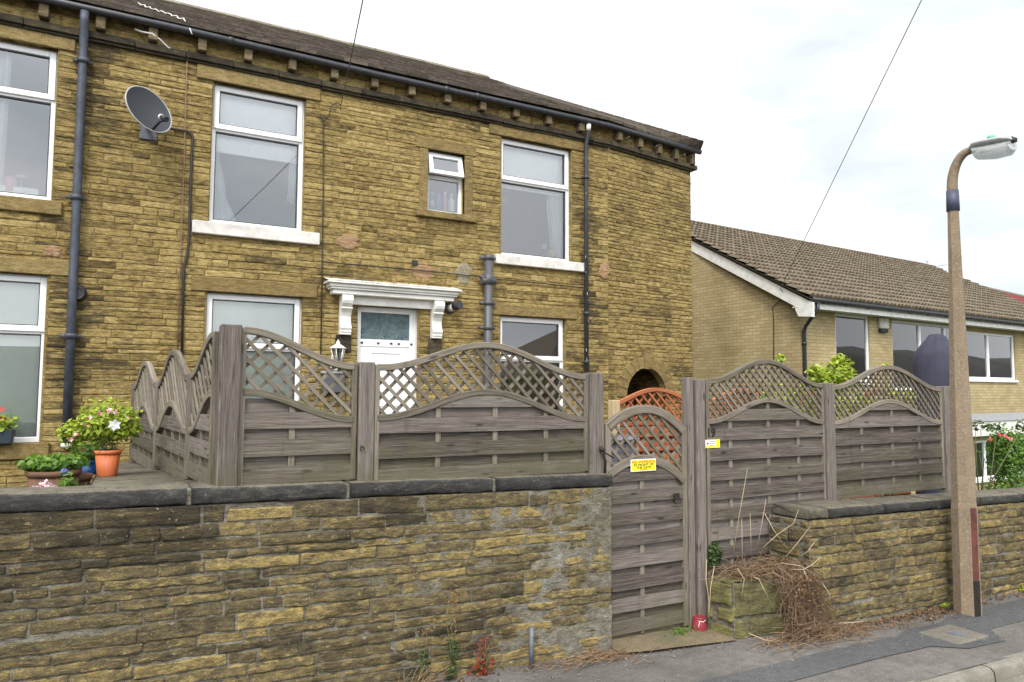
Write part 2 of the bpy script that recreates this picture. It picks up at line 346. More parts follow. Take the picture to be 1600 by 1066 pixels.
def _obs():
    t = M['obscure'].node_tree; n = N(t); b = [x for x in t.nodes if x.type == 'BSDF_PRINCIPLED'][0]
    n.bump(n.noise(n.coord('Object', (1, 1, 1.6)), 34, 3, 0.5, 1.5), b, 0.9, 0.02)
_obs()
M['black_iron'] = plain('black gutter paint', (0.028, 0.029, 0.034), 0.45, var=0.35, scale=20, bump=0.2)
M['blue_pipe'] = plain('blue grey pipe paint', (0.045, 0.053, 0.072), 0.55, var=0.4, scale=14, bump=0.15)
M['grey_pipe'] = plain('grey soil pipe plastic', (0.075, 0.076, 0.085), 0.45, var=0.1)
M['dark'] = plain('dark rubber', (0.02, 0.02, 0.022), 0.6)
M['room'] = plain('room paint', (0.5, 0.51, 0.53), 0.9, var=0.08, scale=1.5); M['room_lilac'] = plain('lilac room paint', (0.6, 0.53, 0.63), 0.9, scale=2)
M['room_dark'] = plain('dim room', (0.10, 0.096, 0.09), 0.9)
M['net'] = leaf_mat('white curtain cloth', (0.74, 0.76, 0.77), (0.84, 0.86, 0.86), 0.4); M['blind_white'] = plain('white roller blind', (0.82, 0.84, 0.84), 0.8, var=0.03)
M['blind_green'] = plain('pale green roller blind', (0.68, 0.74, 0.67), 0.85, var=0.05, scale=4)
M['slate'] = stone_mat('stone roof slates', [(0.0, (0.045, 0.036, 0.028)), (0.5, (0.085, 0.068, 0.052)), (1.0, (0.16, 0.132, 0.108))], 0.6, lichen=0.5, spread=0.8)
M['ridge'] = stone_mat('ridge stones', [(0.0, (0.15, 0.13, 0.09)), (0.5, (0.25, 0.22, 0.16)), (1.0, (0.34, 0.31, 0.24))], 0.3)
M['pantile'] = stone_mat('brown concrete tiles', [(0.0, (0.125, 0.098, 0.066)), (0.5, (0.205, 0.165, 0.115)), (1.0, (0.30, 0.25, 0.185))], 0.5, lichen=0.7)
M['red_tile'] = plain('red roof tiles', (0.21, 0.035, 0.035), 0.8, var=0.25)
M['brick'] = brick_mat('buff brick', (0.45, 0.355, 0.19), (0.55, 0.45, 0.26), (0.30, 0.235, 0.125))
M['wood'] = wood_mat('weathered fence timber', (0.042, 0.034, 0.029), (0.125, 0.105, 0.092), (0.235, 0.207, 0.187), 0.16)
M['wood_post'] = wood_mat('weathered post timber', (0.06, 0.049, 0.042), (0.145, 0.124, 0.11), (0.255, 0.226, 0.205), 0.15)
M['lattice'] = wood_mat('weathered trellis timber', (0.075, 0.064, 0.05), (0.175, 0.15, 0.12), (0.29, 0.255, 0.21), 0.25)
M['orange_wood'] = wood_mat('orange stained timber', (0.18, 0.055, 0.022), (0.32, 0.10, 0.042), (0.47, 0.21, 0.115), 0.0, damp=0)
M['pale_wood'] = wood_mat('pale new timber', (0.34, 0.25, 0.14), (0.46, 0.36, 0.22), (0.56, 0.46, 0.3), 0.0, damp=0)
M['tarmac'] = ground_mat('worn footway tarmac', (0.125, 0.115, 0.105), (0.19, 0.175, 0.16), 0.6, 1.0, 0.6, (0.085, 0.08, 0.07), True)
M['tarmac_new'] = ground_mat('dark trench tarmac', (0.075, 0.077, 0.078), (0.11, 0.112, 0.112), 0.6, 1.0, 0.6)
M['road'] = ground_mat('road tarmac', (0.08, 0.082, 0.085), (0.125, 0.125, 0.126), 0.6, 1.0, 0.6)
M['kerb'] = ground_mat('concrete kerb', (0.20, 0.185, 0.15), (0.33, 0.31, 0.26), 0.7, 1.4, 0.7, (0.14, 0.13, 0.10))
M['soil'] = ground_mat('garden soil', (0.045, 0.035, 0.02), (0.09, 0.075, 0.04), 0.6, 0.7)
M['grass_ground'] = ground_mat('rough grass ground', (0.04, 0.06, 0.015), (0.07, 0.09, 0.03), 0.6, 0.5)
M['flag'] = ground_mat('worn concrete step', (0.165, 0.13, 0.078), (0.25, 0.20, 0.125), 0.6, 0.8, 0.4, (0.10, 0.10, 0.06))
M['cover'] = ground_mat('concrete chamber cover', (0.145, 0.13, 0.105), (0.20, 0.182, 0.15), 0.6, 1.0, 0.5)
M['lamp_concrete'] = ground_mat('brown aggregate concrete', (0.215, 0.162, 0.108), (0.29, 0.222, 0.152), 0.45, 0.55, 0.6)
M['lamp_grey'] = plain('grey lamp casing', (0.36, 0.37, 0.37), 0.4, var=0.06)
M['band'] = plain('dark blue band', (0.055, 0.06, 0.10), 0.5, var=0.2)
M['rust_red'] = plain('rusty red steel', (0.105, 0.03, 0.022), 0.6, var=0.45, scale=14, bump=0.2)
M['red_plastic'] = plain('faded red plastic', (0.26, 0.03, 0.04), 0.5, var=0.2, scale=10)
M['steel'] = plain('galvanised steel', (0.13, 0.14, 0.165), 0.6, 0.2, 0.25, 20)
M['iron'] = plain('rusty black iron', (0.035, 0.028, 0.024), 0.6, 0.5, 0.4, 40)
M['yellow'] = plain('yellow sign face', (0.85, 0.76, 0.02), 0.45, var=0.03); M['sign_white'] = plain('white sign face', (0.8, 0.8, 0.78), 0.45, var=0.02)
M['sign_red'] = plain('red sign lettering', (0.6, 0.06, 0.01), 0.5, var=0.02); M['black'] = plain('black lettering', (0.012, 0.012, 0.012), 0.5, var=0.05)
M['terracotta'] = plain('orange plastic pot', (0.52, 0.135, 0.045), 0.5, var=0.08, scale=6); M['brown_pot'] = plain('brown clay pot', (0.12, 0.06, 0.032), 0.7, var=0.4, scale=8)
M['dark_pot'] = plain('blue black plastic trough', (0.03, 0.045, 0.06), 0.5); M['blue_pot'] = plain('glossy blue pot', (0.02, 0.09, 0.28), 0.2)
M['leaf_bright'] = leaf_mat('bright geranium leaves', (0.15, 0.24, 0.012), (0.48, 0.56, 0.06)); M['leaf_mid'] = leaf_mat('mid green leaves', (0.05, 0.13, 0.012), (0.18, 0.31, 0.04))
M['leaf_dark'] = leaf_mat('dark green leaves', (0.025, 0.055, 0.012), (0.09, 0.15, 0.03)); M['leaf_dry'] = leaf_mat('dry seed heads', (0.22, 0.12, 0.05), (0.45, 0.30, 0.14))
M['leaf_red'] = leaf_mat('red weed leaves', (0.25, 0.025, 0.015), (0.45, 0.08, 0.04)); M['leaf_dead'] = leaf_mat('dead brown leaves', (0.06, 0.035, 0.018), (0.22, 0.12, 0.055), 0.1)
M['stem'] = plain('green stem', (0.085, 0.10, 0.035), 0.7)
M['twig'] = leaf_mat('dead creeper stems', (0.085, 0.048, 0.026), (0.38, 0.25, 0.14), 0.0); M['cane'] = plain('pale dry cane', (0.40, 0.31, 0.20), 0.75, var=0.2)
M['petal_pink'] = leaf_mat('pink petals', (0.62, 0.16, 0.24), (0.85, 0.62, 0.66)); M['petal_white'] = leaf_mat('white petals', (0.7, 0.7, 0.75), (0.85, 0.85, 0.88)); M['petal_red'] = leaf_mat('red petals', (0.5, 0.02, 0.02), (0.7, 0.12, 0.1)); M['petal_blue'] = leaf_mat('blue petals', (0.12, 0.14, 0.4), (0.25, 0.25, 0.6))
M['dish'] = plain('slate grey dish mesh', (0.027, 0.031, 0.038), 0.65, 0.0, 0.08, 30); M['dish_rim'] = plain('light grey rim', (0.32, 0.32, 0.32), 0.5)
M['navy'] = plain('navy fabric', (0.032, 0.032, 0.055), 0.85, var=0.25, scale=5); M['lilac'] = plain('lilac grey plastic', (0.15, 0.135, 0.19), 0.5)
M['render_pink'] = stone_mat('pinkish cement patch', [(0.0, (0.28, 0.16, 0.08)), (0.5, (0.40, 0.25, 0.14)), (1.0, (0.48, 0.35, 0.22))], 0.2)
M['render_grey'] = stone_mat('grey cement patch', [(0.0, (0.26, 0.22, 0.14)), (0.5, (0.36, 0.31, 0.21)), (1.0, (0.42, 0.37, 0.27))], 0.2)
M['cable_black'] = plain('black cable', (0.02, 0.018, 0.016), 0.6); M['cable_pink'] = plain('faded brown cable', (0.22, 0.13, 0.08), 0.6); M['cable_white'] = plain('white cable', (0.6, 0.58, 0.55), 0.6)
M['lens'] = glass_mat('clear glass', (0.8, 0.82, 0.8), 2.2, 0.0, 0.12)
def bowl_mat():
    m, t, b, o = new_mat('clouded lamp bowl'); n = N(t); b.inputs['Base Color'].default_value = (0.62, 0.64, 0.63, 1); b.inputs['Roughness'].default_value = 0.25
    tr = t.nodes.new('ShaderNodeBsdfTransparent'); tr.inputs[0].default_value = (0.9, 0.92, 0.91, 1); ms = t.nodes.new('ShaderNodeMixShader'); ms.inputs[0].default_value = 0.5
    n.L(tr.outputs[0], ms.inputs[1]); n.L(b.outputs[0], ms.inputs[2]); n.L(ms.outputs[0], o.inputs[0]); return m
M['bowl'] = bowl_mat()
M['felt'] = plain('grey lead sheet', (0.24, 0.25, 0.26), 0.7)
# ------------------------------------------------------------------ ground, road, pavement
def sheet(name, xs, ys, zf, mat, parent=None):
    mb = MB(); idx = [[mb.vert((x, y, zf(x, y))) for x in xs] for y in ys]
    for j in range(len(ys)-1):
        for i in range(len(xs)-1): mb.face([idx[j][i], idx[j][i+1], idx[j+1][i+1], idx[j+1][i]])
    return mb.build(name, mat, parent)
def frange(a, b, n): return [a+(b-a)*i/n for i in range(n+1)]
XS = [-60, -30, -12, -6] + frange(-5, 14, 38) + [16, 20, 26, 34, 60]
tag(sheet('ground', [-900, -200, -60, -20, 0, 20, 60, 200, 900], [-900, -200, -60, -20, 0, 20, 60, 200, 900], lambda x, y: -2.2 - max(0, abs(x)-60)*.01, M['grass_ground']), kind='structure')
hx = frange(-140, 300, 60); mb = MB(); pr = None  # unseen ridge behind the camera, added to darken low window reflections
for x in hx:
    h = (9.5+2.2*noise.noise((x*.02, 1, 0))+1.6*noise.noise((x*.09, 4, 0)))*(.66 if x < 60 else min(1.35, .66+(x-60)*.012)); r = [mb.vert((x, y, z)) for y, z in ((-52, -2.1), (-60, h*.7), (-75, h), (-120, h*1.05), (-200, -2.1))]
    if pr:
        for k in range(4): mb.face([pr[k], pr[k+1], r[k+1], r[k]], None, 0, True)
    pr = r
tag(mb.build('reflection_hills', M['reflection_hill']), kind='structure')
tag(sheet('road', XS, [-30, -12, -6, -4, 0, 1, 2, 2.73], lambda x, y: gz(x)-0.095, M['road']), kind='structure')
tag(sheet('gutter_channel', XS, [2.72, 2.93], lambda x, y: gz(x)-0.086, M['kerb']), kind='structure')
def pav(x, y): return gz(x) + 0.012*math.sin(x*2.1+y) * (1 if y < 4.2 else .4) + max(0, y-3.6)*0.01
tag(sheet('pavement', XS, frange(3.02, 4.62, 10), pav, M['tarmac']), kind='structure')
# kerb stones with worn top edge
mb = MB(); x = -30.0
while x < 34:
    L = 0.91; n = 6
    for i in range(n):
        x0 = x + .006 + (L-.012)*i/n; x1 = x + .006 + (L-.012)*(i+1)/n
        q = []
        for xx in (x0, x1):
            j = 0.006*noise.noise((xx*4, 1, 1)); z = gz(xx)+j
            q.append([mb.vert((xx, yy, zz)) for yy, zz in ((3.05, z+.004), (2.965, z+.002), (2.94, z-.022), (2.928, z-.13))])
        for k in range(3): mb.face([q[0][k], q[0][k+1], q[1][k+1], q[1][k]], smooth=True)
    x += L
tag(mb.build('kerb', M['kerb']), kind='structure')
# dark trench reinstatement in the footway, widening round the chamber cover
mb = MB()
T = []
for x in frange(-4, 14, 72):
    lo, hi = 3.40, 3.66
    if 5.66 < x < 6.30: lo, hi = 3.26, 3.76
    elif x >= 6.30: lo, hi = 3.50, 3.86
    T.append((x, lo + .012*noise.noise((x*3, 0, 0)), hi + .012*noise.noise((x*3, 5, 0))))
prev = None
for x, lo, hi in T:
    r = [mb.vert((x, lo+(hi-lo)*k/4, pav(x, lo+(hi-lo)*k/4)+0.006)) for k in range(5)]
    if prev:
        for k in range(4): mb.face([prev[k], r[k], r[k+1], prev[k+1]])
    prev = r
tag(mb.build('pavement_patch', M['tarmac_new']), kind='structure')
# yard and planted ground behind the walls
tag(sheet('yard', [-0.08, 2, 4.2, 6, 8.4], [4.66, 6, 8.5], lambda x, y: 0.30, M['flag']), kind='structure')
tag(sheet('garden_soil', [-8, -3, -0.13], [4.62, 6, 8.58], lambda x, y: 0.92, M['soil']), kind='structure')
tag(sheet('garden_bank', [8.42, 10, 14, 20, 40], [4.36, 5.2, 7, 9, 24], lambda x, y: {4.36: .72, 5.2: .5, 7: -.6}.get(y, -1.15), M['grass_ground']), kind='structure')
# step at the gate
mb = MB()
stp = [on_z(962, 992, 0.012), on_z(1080, 978, 0.012), on_z(1110, 992, 0.012), on_z(1020, 1026, 0.012), on_z(962, 1030, 0.012)]
xs0 = [3.2, 3.45, 3.7, 3.95, 4.2]; ys0 = [4.22, 4.3, 4.38, 4.46, 4.55]
g = [[mb.vert((x + (0.02*noise.noise((x*5, y*5, 0))), y + (.03*noise.noise((x*4, 2, 0)) if y < 4.3 else 0) - .12*(x-3.2)*(y < 4.3), gz(x)+.022+.012*(y-4.22)/.3)) for x in xs0] for y in ys0]
for j in range(4):
    for i in range(4): mb.face([g[j][i], g[j][i+1], g[j+1][i+1], g[j+1][i]])
tag(mb.build('path', M['flag']), kind='structure')
# chamber cover
mb = MB(); mb.box(5.765, 3.345, gz(6)-.02, 6.19, 3.66, gz(6)+.019)
o = mb.build('chamber_cover', M['cover'], bevel=.006, loc=(5.98, 3.5, gz(6)))
tag(o, 'square concrete chamber cover set in the dark tarmac patch beside the lamp post', 'manhole cover')
mb = MB(); mb.box(5.95, 3.46, gz(6)+.0185, 6.03, 3.54, gz(6)+.023); mb.box(5.985, 3.43, gz(6)+.0185, 6.05, 3.47, gz(6)+.0225); mb.build('keyhole', M['steel'], o)

# ------------------------------------------------------------------ coursed stone walling
def stones(mb, P0, d, n, W, zb, zt, rows, lens, cuts=None, prot=(0.008, 0.03), joint=0.008, slope=0.0, dark=None, res=0.06, sel=None, bevel=.006, jag=.006, mortar=True, rough=0.0, mrough=0.0, mmat=1):
    """blocks on the face plane through P0 along d, facing n; zb, zt heights; slope lets the courses run with the street"""
    P0, d, n = Vector(P0), Vector(d).normalized(), Vector(n).normalized(); up = Vector((0, 0, 1))
    def pt(s, z, t): return P0 + d*s + up*(z+slope*s) + n*t
    z = zb
    while z < zt-0.02:
        h = random.uniform(*rows)
        if zt-(z+h) < rows[0]*.8: h = zt-z
        iv = [(0, W)]
        for a, b in (cuts(z, z+h) if cuts else []):
            niv = []
            for p, q in iv:
                if b <= p or a >= q: niv.append((p, q)); continue
                if a > p+.02: niv.append((p, a))
                if b < q-.02: niv.append((b, q))
            iv = niv
        for p, q in iv:
            s = p - (random.uniform(0, lens[0]) if p == 0 else 0)
            while s < q-.01:
                L = random.uniform(*lens) * (1 if random.random() > .15 else 1.5)
                e = s+L
                if q-e < lens[0]*.6: e = q
                a, b = max(s, p), min(e, q)
                if b-a > .02:
                    j = joint*random.uniform(.5, 1.4); z0, z1 = z+j*random.uniform(.5, 1), z+h-j*random.uniform(.5, 1)
                    if h > .085 and random.random() < .12: z1 -= h*.25
                    a0, b0 = (a + (j if a > p or p == 0 else 0)), (b - (j if b < q else 0))
                    nx = max(3, int((b0-a0)/res)); ny = 3 if z1-z0 < .11 else 4
                    pr = random.uniform(*prot); sd = random.random()*100
                    r = random.random() if sel is None else sel((a+b)/2, z+h/2)
                    g = random.random()*.45 + (dark((a+b)/2, z+h/2) if dark else 0)
                    tilt = random.uniform(-.006, .006)
                    bev = min(bevel, (z1-z0)*.2)
                    b2 = min(bev*2.6, (z1-z0)*.3, (b0-a0)*.3); us = [0, bev] + [b2 + (b0-a0-2*b2)*k/(nx-1) for k in range(nx)] + [b0-a0-bev, b0-a0]
                    vs_ = [0, bev] + [b2 + (z1-z0-2*b2)*k/(ny-1) for k in range(ny)] + [z1-z0-bev, z1-z0]
                    grid = []
                    for jv, vv in enumerate(vs_):
                        row = []
                        for iu, uu in enumerate(us):
                            edge = iu in (0, len(us)-1) or jv in (0, len(vs_)-1)
                            near = iu in (1, len(us)-2) or jv in (1, len(vs_)-2)
                            f = noise.noise((uu*9+sd, vv*22, sd)); f2 = noise.noise((uu*30, vv*45+sd, sd*.3))
                            t = -.012 if edge else pr*(.85 if near else 1) + (f*.009 + f2*.005 + rough*(noise.noise((uu*11+sd, vv*70, sd*2)) + .7*noise.noise((uu*45+sd, vv*80, sd))))*min(1, .25+pr*60)
                            wob = jag*(noise.noise((uu*14, vv*9, sd+3)) + .6*noise.noise((uu*37, vv*31, sd+7)))
                            row.append(mb.vert(pt(a0+uu+wob*(iu in (0, 1, len(us)-2, len(us)-1)), z0+vv+wob*(1 if jv in (0, 1, len(vs_)-2, len(vs_)-1) else .3)+tilt*(uu/(b0-a0)-.5)*2, t), (r, max(0, min(1, g)), random.random())))
                        grid.append(row)
                    for jv in range(len(vs_)-1):
                        for iu in range(len(us)-1):
                            qd = [grid[jv][iu], grid[jv][iu+1], grid[jv+1][iu+1], grid[jv+1][iu]]
                            mb.face(qd, None, 0, True)
                s = e
        z += h
    if mortar:
        st = 0.05; ns = max(1, int(W/st)); nz_ = max(1, int((zt-zb)/st)); ids = {}
        for jz in range(nz_):
            zc0, zc1 = zb+(zt-zb)*jz/nz_, zb+(zt-zb)*(jz+1)/nz_
            cv = cuts(zc0, zc1) if cuts else []
            for i in range(ns):
                s0, s1 = W*i/ns, W*(i+1)/ns
                if any(s1 > a+.03 and s0 < b-.03 for a, b in cv): continue
                q = []
                for ii, jj in ((i, jz), (i+1, jz), (i+1, jz+1), (i, jz+1)):
                    if (ii, jj) not in ids:
                        s_, z_ = W*ii/ns, zb+(zt-zb)*jj/nz_
                        f = noise.noise((s_*7, z_*7, 4)); k = mrough(s_, z_) if callable(mrough) else mrough
                        ids[(ii, jj)] = mb.vert(pt(s_, z_, -.003 + k*(.5+f)), (.5+.5*noise.noise((s_*2, z_*2, 9)), max(0, (dark(s_, z_) if dark else 0)+.15), 0))
                    q.append(ids[(ii, jj)])
                mb.face(q, None, mmat, True)
def block(mb, x0, x1, z0, z1, y0, y1, col=None, mat=0):
    mb.box(x0, y0, z0, x1, y1, z1, 0, col or (random.random(), random.random()*.5, 0), mat)

# ------------------------------------------------------------------ the stone house
HY = 8.6; FY = 8.68                       # wall face, window frame face
house = thing('stone_house', 'two storey yellow sandstone terraced house with stone slate roof and white windows', 'house', (2.5, HY, 0.3))
A2 = R(8.5); S2 = (6.3, HY); D2 = Vector((math.cos(A2), math.sin(A2), 0)); N2 = Vector((math.sin(A2), -math.cos(A2), 0)); L2 = 1.92
# openings: x0, x1, z0, z1
OP = {'w1': (-1.75, -.69, 3.80, 5.40), 'w2': (.79, 1.835, 3.755, 5.385), 'ws': (3.415, 3.94, 4.21, 5.035), 'w3': (4.475, 5.66, 3.735, 5.40),
      'l1': (-1.78, -.675, 1.345, 3.035), 'l2': (.785, 1.86, 1.36, 2.975), 'l3': (4.475, 5.56, 1.40, 2.91), 'door': (2.52, 3.33, 0.45, 2.925)}
WX0 = -4.0
def cuts1(z0, z1):
    return [(a-WX0, b-WX0) for a, b, c, d in OP.values() if z1 > c+.005 and z0 < d-.005]
ARC = 0.80; ARR = 0.455; ARZ = 1.80
def cuts2(z0, z1):
    zc = (z0+z1)/2
    if zc < ARZ: return [(ARC-ARR, ARC+ARR)]
    if zc < ARZ+ARR:
        w = math.sqrt(max(0, ARR**2-(zc-ARZ)**2)); return [(ARC-w-.03, ARC+w+.03)]
    return []
def hdark(s, z):
    x = s+WX0
    d = .42*math.exp(-((x+.43)/.22)**2) + .3*math.exp(-((x-5.95)/.18)**2)
    d += .34*max(0, 1-abs(z-4.55)/.5)*math.exp(-((x-.2)/.55)**2) + .25*math.exp(-((z-5.5)/.12)**2) + .15*(z < 2.2)
    d += .35*noise.noise((x*.9, z*.9, 3))
    d += .3*math.exp(-((x-2.25)/.2)**2)*(z < 3.3)
    return max(-.25, d+.10)
def hsel(s, z):
    return max(0, min(1, random.gauss(.52, .18) + .14*noise.noise((s*.7, z*.9, 8))))
mb = MB()
stones(mb, (WX0, HY, 0), (1, 0, 0), (0, -1, 0), 6.3-WX0, .35, 5.56, (.036, .086), (.12, .5), cuts1, (.000, .008), .003, 0, hdark, .06, hsel, .003, .004)
stones(mb, (WX0, HY, 0), (1, 0, 0), (0, -1, 0), 6.3-WX0, 5.64, 5.98, (.10, .15), (.3, .6), None, (.004, .012), .005, 0, lambda s, z: .12, .1, hsel)
stones(mb, (*S2, 0), D2, N2, L2, .35, 5.56, (.042, .08), (.13, .38), cuts2, (.001, .008), .0035, 0, lambda s, z: .18+.25*noise.noise((s, z, 1))+(.2 if z < 2.4 else 0), .09, lambda s, z: max(0, min(1, random.gauss(.47, .15))), .004, .004)
stones(mb, (*S2, 0), D2, N2, L2, 5.64, 5.95, (.10, .15), (.3, .6), None, (.004, .012), .005, 0, lambda s, z: .2, .1, hsel)
# reveals of the openings
for k, (a, b, c, d) in OP.items():
    for q in ([(a, HY, c), (a, HY+.1, c), (a, HY+.1, d), (a, HY, d)], [(b, HY, c), (b, HY, d), (b, HY+.1, d), (b, HY+.1, c)],
              [(a, HY, d), (a, HY+.1, d), (b, HY+.1, d), (b, HY, d)], [(a, HY, c), (b, HY, c), (b, HY+.1, c), (a, HY+.1, c)]):
        mb.poly(q, None, (.5, .2, 0), 0)
CORN = Vector((*S2, 0)) + D2*L2                       # the free corner; gable end behind it
stones(mb, CORN, (-.02, 1, 0), (1, .02, 0), 14.6, .35, 5.95, (.07, .13), (.2, .6), None, (.004, .016), .006, 0, lambda s, z: .2, .2, hsel)
mb.build('wall', [M['house_stone'], M['house_mortar']], house)
mb = MB()
gx = CORN.x-.03
mb.poly([(gx, CORN.y, 5.9), (gx-.3, 16.1, 9.75), (gx-.5, 23.5, 5.9)], None, (.5, .3, 0)); mb.poly([(WX0, HY+.02, 0), (WX0, 23.5, 0), (WX0, 23.5, 5.9), (WX0, 16.1, 9.75), (WX0, HY+.02, 5.9)], None, (.5, .3, 0))
mb.poly([(WX0, 23.5, 0), (WX0, 23.5, 5.9), (gx-.5, 23.5, 5.9), (gx-.5, 23.5, 0)], None, (.5, .3, 0))
mb.build('gable_wall', M['house_stone'], house)
# lintels, sills and the small window's surround
def dressed(name, x0, x1, z0, z1, p=.012, mat='dressed', back=.05):
    m = MB(); m.box(x0, HY-p, z0, x1, HY+back, z1, 0, (random.uniform(.3, .8), random.random()*.4, 0)); return m.build(name, M[mat], house, bevel=.008)
dressed('lintel', -2.0, -.55, 5.40, 5.555, .026); dressed('lintel', .62, 2.0, 5.385, 5.555, .028); dressed('lintel', 4.30, 5.86, 5.40, 5.555, .026)
dressed('lintel', -2.0, -.5, 3.035, 3.19, .024); dressed('lintel', .64, 2.02, 2.975, 3.14, .024); dressed('lintel', 4.34, 5.74, 2.91, 3.06, .024)
dressed('lintel', 3.245, 4.10, 5.035, 5.185, .022); dressed('jamb', 3.30, 3.415, 4.21, 5.035, .018); dressed('jamb', 3.94, 4.06, 4.21, 5.035, .018)
dressed('window_sill', 3.25, 4.10, 4.125, 4.212, .07)
dressed('window_sill', -2.0, -.6, 3.655, 3.80, .04); dressed('window_sill', -2.0, -.61, 1.19, 1.345, .05)
tag(dressed('window_sill', .625, 2.025, 3.612, 3.756, .06, 'white_stone'), 'white painted sill under a tall upper window')
tag(dressed('window_sill', 4.40, 5.84, 3.605, 3.736, .06, 'white_stone'), 'white painted sill with peeling paint')
dressed('window_sill', .64, 2.02, 1.22, 1.36, .06); dressed('window_sill', 4.34, 5.7, 1.26, 1.40, .06)
# eaves moulding, corbels
mb = MB()
for x in frange(WX0, 6.0, 20)[:-1]:
    j = .006*random.uniform(-1, 1)
    mb.box(x+.003, HY-.07, 5.565+j, x+.497, HY+.03, 5.64+j, 0, (random.random()*.6, .5, 0)); mb.box(x+.003, HY-.045, 5.535+j, x+.497, HY+.03, 5.565+j, 0, (random.random()*.6, .7, 0))
mb.box(6.003, HY-.07, 5.565, 6.31, HY+.03, 5.64); mb.box(6.003, HY-.045, 5.535, 6.31, HY+.03, 5.565)
for i in range(4):
    a = Vector((*S2, 5.565)) + D2*(L2*i/4+.03) - N2*.03
    mb.obox(a, D2*(L2/4-.006 + (.08 if i == 3 else 0)), N2*.10, (0, 0, .075), 0, (.4+.3*random.random(), .4, 0)); mb.obox(a - Vector((0, 0, .035)), D2*(L2/4-.006), N2*.075, (0, 0, .035), 0)
mb.build('eaves_moulding', M['sooty'], house, bevel=.006)
for px, w in ((68, .1), (157, .1), (239, .1), (316, .1), (388, .1), (457, .1), (523, .1), (586, .1), (644, .1), (700, .1), (755, .1), (807, .1), (858, .1), (909, .1)):
    x = on_y(px, 30 + (px-68)*.2055, HY-.1).x; w *= .9; m = MB()
    m.obox((x-w/2, HY-.12, 5.665), (w, 0, 0), (0, .16, 0), (0, 0, .215), 1, (random.uniform(.3, 1), .2, 0))
    m.build('corbel', M['corbel'], house, bevel=.008)
for s in (.17, .62, 1.06, 1.46, 1.87):
    m = MB(); a = Vector((*S2, 5.70)) + D2*(s-.05)
    m.obox(a - N2*.02 - Vector((0, 0, .04+.02*s)), D2*.09, N2*.14, (0, 0, .2), 1, (random.uniform(.3, 1), .2, 0)); m.build('corbel', M['corbel'], house, bevel=.008)
# soffit and gutter
GE = on_p(1094, 238, Vector((*S2, 0))+N2*.15, A2)
GY = 8.46; gpts = [(WX0, GY, 5.828), (0.5, GY, 5.838), (2.7, GY, 5.815), (4.5, GY, 5.82), (6.22, GY, 5.82), GE]
mb = MB(); mb.tube(gpts, .042, 10)
for (x, y, z) in [(.95, GY, 5.834), (3.6, GY, 5.818), (4.05, GY, 5.819), (-1.2, GY, 5.832)]:
    mb.tube([(x-.03, y, z), (x+.03, y, z)], .049, 10)
mb.build('gutter', M['black_iron'], house)
mb = MB(); mb.box(WX0, 8.44, 5.885, 6.2, HY+.05, 5.905); mb.obox((6.2, 8.46, 5.86), (GE.x-6.2, GE.y-8.46, GE.z-5.82), N2*-.3, (0, 0, .03)); mb.build('eaves_board', M['sooty'], house)
for s in (.30, .93, 1.6):
    m = MB(); a = Vector((*S2, 5.70)) + D2*s + N2*.08; m.tube([a, a + N2*.08 + Vector((0, 0, .03))], .008, 5); m.build('gutter_bracket', M['steel'], house)
# slate roof, laid in courses that step at the verge
RE0, RR0 = (8.42, 5.885), (16.10, 9.90)          # eave and ridge as (y, z)
mb = MB(); NR = 46; pitch = math.atan2(RR0[1]-RE0[1], RR0[0]-RE0[0])
def eave_y(x): return 8.42 if x < 6.2 else 8.42 + (x-6.2)*.145
for i in range(NR):
    f0, f1 = i/NR, (i+1.25)/NR; x = WX0-.2-random.random()*.3
    xe = GE.x-.02 - (GE.x-8.02)*f0 + random.uniform(-.03, .03)
    while x < xe-.04:
        w = random.uniform(.2, .36); x1 = min(x+w, xe)
        if xe-x1 < .09: x1 = xe
        dz = random.uniform(0, .008); col = (max(0, min(1, random.gauss(.45, .22))), random.random()*.6, random.random())
        y0a = eave_y(x)+(RR0[0]-eave_y(x))*f0; y0b = eave_y(x1)+(RR0[0]-eave_y(x1))*f0
        zA = RE0[1]+(RR0[1]-RE0[1])*f0 - (.0 if x < 6.2 else (x-6.2)*.032*(1-f0)); y1 = RR0[0]+(RE0[0]-RR0[0])*(1-min(f1, 1.01)); zB = RE0[1]+(RR0[1]-RE0[1])*min(f1, 1.01)
        th = .03+dz*1.6; g = .003; sl = random.uniform(-.006, .006)
        v = [mb.vert(p, col) for p in ((x+g, y0a+sl, zA-.004), (x1-g, y0b+sl, zA-.004), (x1-g, y0b+sl, zA+th), (x+g, y0a+sl, zA+th), (x1-g, y1, zB+.004), (x+g, y1, zB+.004), (x1-g, y1, zB-.03), (x+g, y1, zB-.03))]
        mb.face([v[0], v[1], v[2], v[3]]); mb.face([v[3], v[2], v[4], v[5]]); mb.face([v[1], v[6], v[4], v[2]]); mb.face([v[0], v[3], v[5], v[7]])
        x = x1
mb.poly([(WX0-.3, 16.1, 9.9), (8.0, 16.1, 9.9), (7.9, 23.9, 5.8), (WX0-.3, 23.9, 5.8)], None, (.4, .3, 0))
mb.poly([(WX0-.3, 8.47, 5.87), (6.2, 8.47, 5.87), (GE.x-.05, GE.y+.02, GE.z+.035), (7.97, 16.1, 9.86), (WX0-.3, 16.1, 9.86)], None, (.2, .3, 0))
roof = mb.build('roof', M['slate'], house)
mb = MB(); x = WX0
